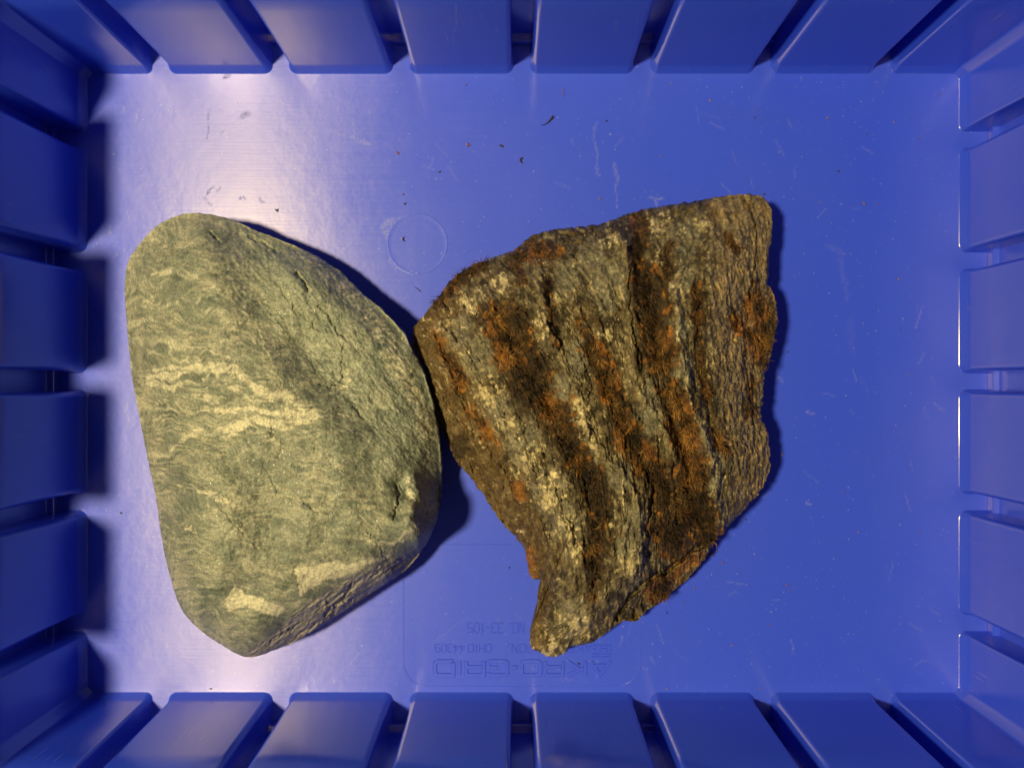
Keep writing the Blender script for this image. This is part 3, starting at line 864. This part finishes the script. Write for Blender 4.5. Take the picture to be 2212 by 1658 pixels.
CR2 = [([(770, 1478), (800, 1420), (850, 1365), (930, 1320), (1000, 1270), (1070, 1215), (1105, 1205)], 11, 4.5),
       ([(815, 300), (812, 420), (830, 520), (845, 620)], 4, 1.6), ([(830, 880), (860, 960), (890, 1050), (880, 1130), (870, 1200)], 5, 2.2),
       ([(745, 960), (790, 1020), (800, 1080)], 4, 1.2), ([(1130, 180), (1150, 220), (1180, 245)], 4, 1.6), ([(1190, 55), (1230, 110), (1245, 160)], 7, 2.4),
       ([(1245, 160), (1240, 260), (1215, 400)], 5, 2.0), ([(1165, 450), (1180, 500), (1220, 515)], 6, 2.0), ([(560, 170), (610, 185), (660, 172)], 5, 1.4),
       ([(850, 1400), (862, 1455)], 6, 2.0), ([(890, 1380), (900, 1430)], 5, 2.0), ([(820, 1440), (840, 1480)], 6, 1.6), ([(780, 1450), (790, 1488)], 7, 2.2),
       ([(1200, 560), (1215, 700), (1230, 820)], 5, 1.4), ([(1130, 780), (1170, 900), (1190, 1000)], 4, 1.1), ([(940, 1200), (1000, 1150)], 6, 1.2),
       ([(160, 520), (200, 620), (240, 720), (300, 860), (380, 960), (430, 1060)], 9, 1.4), ([(520, 1500), (540, 1560)], 6, 1.3), ([(600, 1480), (580, 1570)], 6, 1.2)]
VDIST = {}
def along2(u, v):
    """coordinate across / along the banding (it bends from upright at the top to slanting)"""
    x = (u - 840.6) / 0.6402; y = (v - 389.3) / 0.6402
    sl = np.clip((1150 - x) / 900, 0.0, 1.0) * 0.62
    q = x - sl * (y - 600) - 60 * np.sin(y / 420.0)
    return q * 0.6402, v
def flank2(u, v):
    x = (u - 840.6) / 0.6402; y = (v - 389.3) / 0.6402
    b = np.interp(y, [50, 170, 350, 600, 800, 950, 1100, 1180], [1060, 1085, 1085, 1085, 1120, 1150, 1155, 1150])
    return sst(-14, 22, x - b + 16 * fbm(u / 18, v / 18, 3, 201))
def Z2(u, v, s):
    z = F2(u, v)
    wu = u + 7 * fbm(u / 28, v / 28, 3, 211); wv = v + 7 * fbm(u / 28, v / 28, 3, 213)
    for pts, w, h in RIDGE: z = z + h * np.exp(-(pdist(wu, wv, c2(pts)) / (w * 0.64)) ** 2)
    for pts, w, h in VALLEY: z = z - h * np.exp(-(pdist(wu, wv, c2(pts)) / (w * 0.64)) ** 2)
    for pts, w, h in CR2: z = z - h * sst(w * 0.75, 0, pdist(wu, wv, c2(pts)))
    q, p = along2(u, v)
    z = z + 0.9 * fbm(q / 13, p / 60, 4, 221, 0.6) + 0.8 * fbm(u / 30, v / 30, 4, 223)
    fl = flank2(u, v)
    a = math.radians(80); pp = u * math.cos(a) + v * math.sin(a); qq = -u * math.sin(a) + v * math.cos(a)
    qq = qq + 9 * fbm(u / 40, v / 40, 3, 235)
    z = z + fl * (0.42 * fbm(qq / 4.2, pp / 34, 4, 231, 0.6) + 0.9 * fbm(qq / 17, pp / 80, 4, 233, 0.55) + 0.5 * fbm(u / 9, v / 9, 3, 237))
    wq_ = q + 8 * fbm(u / 22, v / 22, 3, 243)
    z = z + (1 - 0.4 * fl) * (1.0 * facets(wq_ / 22, p / 60, 245) + 0.45 * facets(wq_ / 9, p / 22, 247))
    z = z + fl * (0.7 * facets(qq / 22, pp / 70, 249) + 0.35 * facets(qq / 9, pp / 26, 251))
    z = z + 0.26 * fbm(u / 6, v / 6, 3, 241)
    return z

MOSSL = [([(420, 290), (440, 250), (500, 225), (560, 240)], 20, .95), ([(445, 340), (430, 280)], 14, .8), ([(360, 460), (400, 540), (450, 640), (510, 720)], 40, 1.15),
         ([(430, 450), (470, 560), (520, 660)], 26, 1.0), ([(530, 340), (550, 450), (570, 560)], 13, .8), ([(430, 700), (500, 760), (560, 820)], 24, .8),
         ([(570, 780), (600, 880), (640, 950), (690, 1010)], 34, 1.1), ([(680, 1000), (700, 1090), (710, 1180), (690, 1280)], 30, 1.05), ([(700, 1280), (690, 1400)], 20, .7),
         ([(680, 560), (730, 650), (760, 740), (800, 830), (840, 900)], 30, 1.1), ([(830, 900), (880, 970), (920, 1040)], 36, 1.1), ([(640, 460), (680, 540)], 22, .6),
         ([(840, 130), (850, 190), (830, 260)], 20, 1.0), ([(860, 330), (890, 420), (900, 520), (910, 600)], 46, 1.1), ([(945, 220), (940, 330)], 16, .9), ([(950, 570), (930, 640)], 34, .8),
         ([(940, 700), (980, 800), (1010, 900), (1040, 990)], 34, 1.25), ([(1000, 1000), (1030, 1080), (1070, 1180)], 42, 1.2), ([(930, 1050), (980, 1150), (960, 1230)], 44, 1.05),
         ([(1040, 370), (1045, 470)], 20, 1.0), ([(1042, 500), (1050, 620), (1075, 740)], 12, .9), ([(1100, 850), (1130, 900)], 16, .9), ([(900, 1170), (930, 1210)], 30, .9),
         ([(1160, 450), (1175, 490)], 16, .8), ([(1140, 180), (1165, 235)], 10, .8), ([(1230, 340), (1245, 340)], 10, .6), ([(1220, 520), (1260, 560), (1260, 610)], 22, .9),
         ([(1225, 680), (1210, 790)], 16, .75), ([(190, 590), (240, 660), (240, 700)], 15, .8), ([(280, 780), (330, 830)], 12, .6), ([(900, 1370), (930, 1400)], 24, 1.15), ([(880, 1390), (930, 1350)], 18, 1.0),
         ([(210, 350), (260, 310), (320, 280)], 16, 1.1), ([(160, 420), (210, 360)], 14, .9), ([(1240, 400), (1270, 460), (1275, 520)], 34, .85), ([(1075, 1200), (1090, 1215)], 10, 1.1)]
def moss_mask(u, v):
    wu = u + 10 * fbm(u / 26, v / 26, 3, 301); wv = v + 10 * fbm(u / 26, v / 26, 3, 303)
    m = np.zeros_like(u)
    for pts, w, s_ in MOSSL:
        w *= 0.6402; m = np.maximum(m, s_ * sst(w * 1.2, w * 0.2, pdist(wu, wv, c2(pts))))
    return sst(0.50, 0.95, m + 0.95 * fbm(u / 19, v / 24, 4, 305, 0.62) - 0.08)

BLACK = [(450, 720, 62), (500, 640, 45), (430, 470, 45), (870, 370, 60), (890, 440, 50), (840, 240, 32), (700, 1060, 55), (690, 1180, 48), (660, 1000, 45), (1050, 1120, 45),
         (960, 1180, 52), (530, 360, 26), (600, 900, 42), (830, 890, 36), (700, 1300, 42), (900, 1010, 42), (940, 300, 30), (560, 480, 26), (240, 900, 40), (1045, 420, 24)]
GREY = [(300, 600, 62), (370, 780, 56), (450, 880, 60), (580, 700, 45), (640, 600, 52), (740, 350, 75), (690, 270, 60), (600, 330, 50), (780, 1000, 46), (830, 1150, 46), (810, 1250, 50),
        (990, 640, 45), (1060, 880, 40), (1090, 1000, 42), (980, 500, 36), (900, 720, 46), (880, 800, 46), (540, 1050, 60), (600, 1150, 60), (1000, 200, 60), (1000, 330, 50), (620, 1480, 60), (240, 520, 50)]
RUST = [(370, 480, 42), (385, 590, 42), (740, 680, 44), (800, 860, 46), (850, 930, 46), (980, 780, 44), (1010, 880, 48), (1040, 980, 46), (930, 580, 44), (240, 670, 28), (440, 1040, 28),
        (470, 1290, 34), (1180, 490, 32), (1240, 560, 38), (900, 1390, 34), (700, 580, 34), (500, 240, 36), (540, 760, 36), (1120, 900, 26), (1230, 440, 44), (330, 840, 30)]
def blobmask(u, v, L, seed):
    m = np.zeros_like(u); wu = u + 14 * fbm(u / 22, v / 22, 3, seed); wv = v + 14 * fbm(u / 22, v / 22, 3, seed + 3)
    for x, y, r in L:
        (a, b), = c2([(x, y)]); m = np.maximum(m, np.exp(-((wu - a) ** 2 + ((wv - b) * 0.75) ** 2) / (r * 0.64) ** 2))
    return sst(0.22, 0.75, m + 0.30 * fbm(u / 9, v / 12, 4, seed + 7, 0.6))

def albedo2(u, v, s):
    q, p = along2(u, v)
    wq = q + 9 * fbm(u / 35, v / 35, 3, 401)
    dark = np.array([0.050, 0.042, 0.028]); mid = np.array([0.155, 0.142, 0.100]); pale = np.array([0.27, 0.25, 0.175]); cream = np.array([0.56, 0.52, 0.36])
    brown = np.array([0.13, 0.085, 0.035]); orange = np.array([0.34, 0.145, 0.020]); slate = np.array([0.20, 0.178, 0.16]); tan = np.array([0.42, 0.32, 0.17])
    b = fbm(wq / 24, p / 150, 4, 411, 0.6)
    n = fbm(u / 22, v / 22, 5, 413, 0.65)
    t = b * 0.8 + n * 0.7
    # crests of the bands are scoured pale, hollows dirty
    rid = np.zeros_like(u)
    wu = u + 8 * fbm(u / 24, v / 24, 3, 415); wv = v + 8 * fbm(u / 24, v / 24, 3, 417)
    for pts, w, h in RIDGE: rid = np.maximum(rid, h / 2.0 * np.exp(-(pdist(wu, wv, c2(pts)) / (w * 0.8)) ** 2))
    t = t + 0.22 * rid
    c = dark + (mid - dark) * sst(-0.35, 0.10, t)[:, None]
    c = c + (pale - c) * (sst(0.15, 0.60, t))[:, None]
    # crusty lichen freckles
    f1 = fbm(u / 9, v / 12, 4, 421, 0.62) + 0.45 * fbm(wq / 28, p / 110, 3, 423) + 0.14 * rid
    blobs = np.zeros_like(u)
    for (x, y, r) in [(270, 420, 50), (380, 340, 40), (750, 200, 38), (1050, 150, 40), (900, 160, 30), (640, 760, 34), (660, 830, 34), (690, 880, 26), (600, 1180, 55), (625, 1240, 40),
                      (540, 1080, 50), (330, 720, 50), (400, 830, 45), (480, 930, 45), (930, 290, 36), (560, 400, 30), (510, 500, 34), (1110, 1170, 36), (820, 1290, 40), (540, 1570, 55), (640, 1500, 60), (750, 1180, 36), (980, 350, 40), (200, 480, 34), (560, 1000, 36), (980, 870, 24), (720, 520, 36), (1060, 1050, 26)]:
        (a, b_), = c2([(x, y)])
        blobs = np.maximum(blobs, np.exp(-(((u - a) ** 2 + (v - b_) ** 2) / (r * 0.64) ** 2)))
    film = sst(0.02, 0.30, fbm(u / 17, v / 24, 5, 427, 0.62) + 0.35 * b - 0.55 * blobs - 0.35 * rid)
    c = c + (dark * 0.5 - c) * (film * 0.82)[:, None]
    f2 = fbm(u / 15, v / 20, 5, 425, 0.62)
    lf = np.maximum(sst(0.58, 0.74, f1 + 0.50 * blobs), sst(0.40, 0.50, f2 - 0.14 + 0.60 * blobs))
    thin = sst(0.30, 0.46, fbm(wq / 6.5, p / 95, 4, 465, 0.6) + 0.25 * fbm(u / 12, v / 16, 3, 467)) * sst(-0.2, 0.3, fbm(u / 60, v / 70, 2, 469))
    lf = np.maximum(lf, thin * 0.75)
    c = c + (cream * (0.9 + 0.35 * fbm(u / 30, v / 30, 3, 429)[:, None]) - c) * (lf * 0.88)[:, None]
    # sheltered flanks: slaty, with tan and rust
    fl = flank2(u, v)
    a = math.radians(80); pp = u * math.cos(a) + v * math.sin(a); qq = -u * math.sin(a) + v * math.cos(a)
    qq = qq + 9 * fbm(u / 40, v / 40, 3, 235)
    st = fbm(qq / 5, pp / 36, 4, 431, 0.6)
    fc = slate * (0.92 + 0.75 * st[:, None]); fc = fc + (tan - fc) * (sst(0.1, 0.6, st + 0.5 * fbm(u / 40, v / 40, 3, 433)) * 0.8)[:, None]
    c = c + (fc - c) * (fl * (1 - 0.35 * lf))[:, None]
    # brown film on the left slope, the lower edge and around the moss
    x = (u - 840.6) / 0.6402; y = (v - 389.3) / 0.6402
    lft = sst(70, 10, x - np.interp(y, [400, 560, 700, 900, 1100, 1300, 1600], [200, 200, 250, 330, 450, 520, 470]))
    bm = np.clip(lft * 0.75 + 0.8 * sst(0.0, 0.6, fbm(u / 34, v / 34, 4, 441)) * 0.7, 0, 1)
    c = c + (brown * 1.2 - c) * (bm * 0.6 * (1 - 0.7 * lf))[:, None]
    rs = np.zeros_like(u)
    for pts, w in [([(160, 520), (200, 600), (240, 690)], 26), ([(270, 770), (330, 840), (370, 900)], 26), ([(430, 1020), (450, 1080)], 22), ([(470, 1250), (480, 1330)], 26),
                   ([(360, 470), (380, 600)], 34), ([(1165, 470), (1185, 510)], 20), ([(610, 720), (620, 740)], 14), ([(880, 1400), (960, 1330), (1040, 1270)], 40), ([(1150, 200), (1160, 240)], 14), ([(700, 570), (740, 600)], 24)]:
        rs = np.maximum(rs, sst(w * 0.8, w * 0.1, pdist(wu, wv, c2(pts))))
    rm = sst(0.30, 0.95, rs * 0.8 + 0.9 * fbm(u / 11, v / 13, 5, 451, 0.65))
    c = c + (orange * (1 + 0.5 * n[:, None]) - c) * (rm * 0.6)[:, None]
    c = c * 0.88
    # dark weathered film in a wide belt along the moss
    mf = np.zeros_like(u)
    for pts, w, s_ in MOSSL:
        w *= 0.6402; mf = np.maximum(mf, s_ * sst(w * 2.3, w * 0.5, pdist(wu, wv, c2(pts))))
    ff = sst(0.30, 0.75, mf + 0.55 * fbm(u / 13, v / 17, 5, 461, 0.62))
    fcol = np.array([0.034, 0.021, 0.010]) * (1 + 0.5 * n[:, None])
    fcol = fcol + (np.array([0.33, 0.145, 0.020]) - fcol) * (sst(0.05, 0.45, fbm(u / 16, v / 22, 5, 463, 0.62)) * 0.85)[:, None]
    c = c + (fcol - c) * (ff * 0.86)[:, None]
    c = c * (np.array([0.98, 0.88, 0.70]) + 0.18 * lf[:, None])
    gm = blobmask(u, v, GREY, 601)
    c = c + (np.array([0.215, 0.205, 0.150]) * (1 + 0.45 * n[:, None]) - c) * (gm * 0.55 * (1 - lf) * (1 - 0.6 * ff))[:, None]
    rmm = blobmask(u, v, RUST, 611)
    c = c + (np.array([0.24, 0.095, 0.014]) * (1 + 0.6 * n[:, None]) - c) * (rmm * 0.50)[:, None]
    bk = blobmask(u, v, BLACK, 621)
    c = c + (np.array([0.028, 0.019, 0.010]) - c) * (bk * 0.80)[:, None]
    m = moss_mask(u, v)
    mc = np.array([0.055, 0.030, 0.010]) * (1 + 0.6 * n[:, None])
    c = c + (mc - c) * (m * 0.92)[:, None]
    return np.clip(c, 0.006, 0.85)

D2 = stone(OUT2, (1330, 900), ZE2, Z2, 1300, 250, 51, 4.2, 11)
stone2 = bpy.data.objects.new('stone', None); COL.objects.link(stone2)
o3 = np.array([D2[0][:, 0].mean(), D2[0][:, 1].mean(), 0.0]); stone2.location = o3
body, o3b, body_me = build_stone('stone_body', D2, albedo2(D2[2], D2[3], D2[4]), mat_rock_brown(), stone2)
stone2['label'] = 'rough dark brown banded stone overgrown with rusty moss beside the smooth stone'
stone2['category'] = 'stone'

def build_moss():
    rs = np.random.RandomState(7)
    verts, tris, u, v, s, ntop = D2
    nrm = np.zeros(len(verts) * 3, np.float32); body_me.vertices.foreach_get('normal', nrm); nrm = nrm.reshape(-1, 3)[:ntop]
    pos = verts[:ntop]; uu, vv = u[:ntop], v[:ntop]
    m = moss_mask(uu, vv)
    # area weighting: ring spacing grows with radius
    wgt = m * np.hypot(uu - 1330, vv - 900); wgt /= wgt.sum()
    N = 13000
    ids = rs.choice(ntop, N, p=wgt)
    p0 = pos[ids] - o3b; n0 = nrm[ids]; U, V = uu[ids], vv[ids]
    fa = 1.25 + 2.6 * fbm(U / 26, V / 26, 2, 501) + 0.45 * rs.randn(N)      # combed direction in clumps
    dirx, diry = np.cos(fa), -np.sin(fa)
    t = np.stack([dirx, diry, np.zeros(N)], 1)
    t = t - n0 * (t * n0).sum(1)[:, None]; t /= np.linalg.norm(t, axis=1)[:, None]
    b = np.cross(n0, t)
    L = (0.9 + 1.7 * rs.rand(N)) * mm * (0.75 + 0.35 * m[ids])
    ss = s[:ntop][ids]; ed = sst(20, 4, ss)                               # tufts stand out over the rim
    ov = np.stack([U - 1330, -(V - 900), np.zeros(N)], 1); ov /= np.linalg.norm(ov, axis=1)[:, None]
    t = t * (1 - 0.5 * ed)[:, None] + ov * (0.5 * ed)[:, None]; t /= np.linalg.norm(t, axis=1)[:, None]
    L = L * (1 - 0.15 * ed)
    lift = 0.04 + 0.20 * rs.rand(N) + 0.12 * ed; curl = 0.9 * rs.randn(N)
    w = (0.07 + 0.07 * rs.rand(N)) * mm
    p0 = p0 + b * (rs.randn(N) * 0.15 * mm)[:, None] - n0 * 0.00015
    rows = []
    for k, f in enumerate((0.0, 0.35, 0.7, 1.0)):
        c = p0 + t * (L * f * (1 - 0.12 * f))[:, None] + n0 * (L * (lift * f * 1.5 - lift * 0.95 * f * f))[:, None] + b * (L * curl * f * f * 0.6)[:, None]
        ww = w * (1.0, 1.0, 0.7, 0.12)[k]
        a0 = rs.rand(N) * 0
        rows.append(np.stack([c + b * ww[:, None], c + n0 * (ww * 0.9)[:, None], c - b * ww[:, None]], 1))
    V4 = np.stack(rows, 1)                                                   # N,4,3,3
    vv_ = V4.reshape(-1, 3)
    base = (np.arange(N) * 12)[:, None]
    loc = []
    for k in range(3):
        for i in range(3):
            j = (i + 1) % 3
            loc += [(k * 3 + i, k * 3 + j, k * 3 + 3 + j), (k * 3 + i, k * 3 + 3 + j, k * 3 + 3 + i)]
    f = (base[:, :, None] + np.array(loc)[None]).reshape(-1, 3)
    me = np_mesh('moss', vv_, f)
    pal = 1.25 * np.array([[0.25, 0.105, 0.018], [0.16, 0.070, 0.014], [0.085, 0.042, 0.011], [0.30, 0.145, 0.028], [0.045, 0.027, 0.010], [0.20, 0.125, 0.040]])
    clump = fbm(U / 30, V / 30, 3, 511)
    pi = np.clip(((rs.rand(N) * 0.75 + 0.25 - 0.55 * clump) * 5).astype(int), 0, 5)
    cols = pal[np.array([3, 0, 1, 5, 2, 4])[pi]] * (0.40 + 0.75 * rs.rand(N))[:, None] * np.clip(0.95 - 0.2 - 1.6 * fbm(U / 30, V / 34, 3, 513), 0.10, 1.5)[:, None]
    cols = cols * (1 - 0.80 * blobmask(U, V, BLACK, 621))[:, None] * (0.72 + 0.38 * blobmask(U, V, RUST, 611))[:, None]
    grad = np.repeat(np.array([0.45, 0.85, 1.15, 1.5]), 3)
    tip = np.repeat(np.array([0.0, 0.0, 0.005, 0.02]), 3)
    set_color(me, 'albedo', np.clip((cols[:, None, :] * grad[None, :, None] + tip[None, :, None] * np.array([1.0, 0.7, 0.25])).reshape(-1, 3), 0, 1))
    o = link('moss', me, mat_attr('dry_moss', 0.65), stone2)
    o['kind'] = 'stuff'
    o['label'] = 'rusty brown dried moss in the hollows of the stone'
build_moss()

# ----------------------------------------------------------------- crumbs on the bin floor
MB = mat_crumb('dark_plant_crumb', (0.03, 0.014, 0.008), (0.075, 0.035, 0.018))
MT = mat_crumb('tan_plant_crumb', (0.20, 0.12, 0.06), (0.34, 0.21, 0.11))
MR = mat_crumb('rusty_moss_crumb', (0.16, 0.06, 0.02), (0.30, 0.13, 0.035))

def blade(pts_mm, widths, arch, seed=0):
    """small curved leaf shred lying on the floor: path in mm, half widths in mm, arched upward"""
    verts, faces = [], []; n = len(pts_mm); rng = random.Random(seed)
    for i, ((x, y), w) in enumerate(zip(pts_mm, widths)):
        a = pts_mm[max(i - 1, 0)]; b = pts_mm[min(i + 1, n - 1)]
        L = math.hypot(b[0] - a[0], b[1] - a[1]); nx, ny = -(b[1] - a[1]) / L, (b[0] - a[0]) / L
        f = i / (n - 1); z = 0.05 + arch * math.sin(math.pi * f) + rng.uniform(0, 0.05)
        for k, (o, dz) in enumerate(((1, 0.0), (0, w * 0.7 + 0.06), (-1, 0.0), (0, -0.05))):
            verts.append(((x + nx * w * o) * mm, (y + ny * w * o) * mm, max(z + dz, 0.0) * mm))
    for i in range(n - 1):
        for k in range(4):
            j = (k + 1) % 4
            faces.append((i * 4 + k, i * 4 + j, i * 4 + 4 + j, i * 4 + 4 + k))
    faces += [(3, 2, 1, 0), tuple((n - 1) * 4 + k for k in range(4))]
    return verts, faces

def crumb(name, u, v, shapes, mat, label, group=None, rot=0.0, sc=1.0):
    verts, faces = [], []
    for i, sh in enumerate(shapes):
        a, b = blade(*sh, seed=i + int(u)); n = len(verts)
        verts += [(x * sc, y * sc, z * sc) for x, y, z in a]; faces += [tuple(q + n for q in f) for f in b]
    o = link(name, pymesh(name, verts, faces), mat)
    x, y = P(u, v, 0); o.location = (x, y, 0.0002); o.rotation_euler = (0, 0, rot)
    o['label'] = label; o['category'] = 'plant crumb'
    if group: o['group'] = group
    return o

HOOK = ([(-1.9, -1.2), (-1.2, -1.05), (-0.4, -0.7), (0.3, -0.1), (0.9, 0.7), (1.25, 1.5)], [0.05, 0.07, 0.10, 0.17, 0.24, 0.06], 0.25)
HOOK2 = ([(0.5, 0.1), (1.1, 0.6), (1.7, 1.3)], [0.1, 0.16, 0.04], 0.2)
CURL = ([(0.45, 0.8), (-0.15, 0.5), (-0.4, 0.0), (-0.2, -0.5), (0.3, -0.75)], [0.06, 0.2, 0.26, 0.22, 0.06], 0.25)
FLAKE = ([(-0.6, -0.1), (-0.2, 0.05), (0.25, 0.0), (0.65, 0.15)], [0.08, 0.26, 0.28, 0.06], 0.12)
FORK = ([(-0.5, -0.3), (0.0, 0.0), (0.5, 0.35)], [0.08, 0.26, 0.05], 0.15)
FORK2 = ([(-0.1, -0.1), (0.1, -0.4), (0.35, -0.6)], [0.1, 0.15, 0.05], 0.1)
STRAW = ([(0.0, -1.3), (0.03, -0.5), (-0.02, 0.4), (0.05, 1.3)], [0.06, 0.08, 0.08, 0.05], 0.08)
THREAD = ([(-0.9, 0.7), (-0.3, 0.35), (0.3, -0.1), (0.7, -0.6)], [0.04, 0.06, 0.06, 0.03], 0.1)

crumb('plant_shred', 1184, 262, [HOOK, HOOK2], MB, 'long dark hooked plant shred with a frayed tip on the bin floor')
crumb('plant_shred', 1127, 347, [CURL], MB, 'small black crescent shred below the long hooked shred', sc=1.0)
crumb('plant_shred', 1083, 316, [FLAKE], MB, 'flat black flake between the crescent shred and the brown forked crumb', rot=-0.4)
crumb('plant_shred', 1011, 313, [FORK, FORK2], MR, 'brown forked crumb beside the flat black flake', rot=0.9)
crumb('plant_shred', 859, 331, [FLAKE], MR, 'slim reddish shred lying by white scuffs on the bin floor', rot=-0.9, sc=0.9)
crumb('plant_shred', 1217, 200, [STRAW], MT, 'thin straight straw bit near the ribbed wall', sc=0.95)
crumb('plant_shred', 598, 455, [FORK, FORK2], MB, 'black forked crumb beside the shadow of the pale green stone', rot=1.9, sc=0.95)
crumb('plant_shred', 873, 517, [CURL], MB, 'small dark curl lying inside the moulded circle', rot=0.3, sc=0.75)
crumb('plant_shred', 903, 626, [THREAD], MB, 'fine dark thread below the moulded circle', sc=1.1)
crumb('plant_shred', 1865, 440, [FLAKE], MR, 'brown flake alone on the floor between mossy stone and wall', rot=-1.0, sc=0.85)
crumb('moss_tuft', 1532, 1199, [([(0, 0), (0.5, 0.5), (1.0, 0.6)], [0.1, 0.14, 0.04], 0.3), ([(0, 0), (0.2, 0.8), (0.7, 1.3)], [0.1, 0.14, 0.04], 0.3),
      ([(0, 0), (-0.4, 0.5), (-0.2, 1.0)], [0.1, 0.12, 0.04], 0.2), ([(0.1, 0.2), (0.9, 0.0), (1.3, -0.3)], [0.08, 0.12, 0.03], 0.3)], MR,
      'small orange moss tuft fallen at the lower edge of the mossy stone')
rng = random.Random(3)
small = [(1255, 322, 1), (1428, 338, 1), (1310, 262, 0), (1007, 184, 2), (871, 420, 2), (1294, 430, 1), (1787, 255, 1), (1678, 228, 2), (1940, 603, 1),
         (1705, 1272, 1), (1580, 1392, 1), (1700, 1262, 2), (1930, 265, 1), (1872, 290, 0), (1772, 438, 1), (1895, 440, 2), (1650, 420, 0), (1630, 255, 0),
         (1450, 181, 1), (1533, 218, 1), (2030, 205, 2), (1810, 370, 0), (1985, 300, 2), (1986, 1148, 1), (1852, 1148, 1), (1945, 712, 0), (1960, 810, 1),
         (1640, 1510, 1), (1440, 1497, 1), (262, 1107, 0), (456, 1493, 0), (486, 168, 0), (950, 372, 0), (1250, 1432, 0), (1660, 1348, 2), (1820, 1060, 2), (875, 440, 0), (1560, 1215, 2), (1548, 1190, 2), (1500, 1268, 2), (1440, 1322, 0), (1695, 640, 2), (1700, 760, 0), (1690, 980, 2), (1610, 1120, 0), (1475, 1300, 2), (1115, 1165, 2), (1100, 1225, 0)]
for u, v, k in small:
    if v > 1490: v = 1486
    sh = [[FLAKE], [FORK, FORK2], [FORK]][rng.randrange(3)]
    crumb('plant_crumb', u, v, sh, (MB, MT, MR)[k], ('tiny dark crumb', 'tiny tan crumb', 'tiny rusty brown crumb')[k] + ' scattered on the blue bin floor',
          ('tiny dark crumbs on the bin floor', 'tiny tan crumbs on the bin floor', 'tiny rusty crumbs on the bin floor')[k], rng.uniform(0, 6.3), rng.uniform(0.4, 0.7))
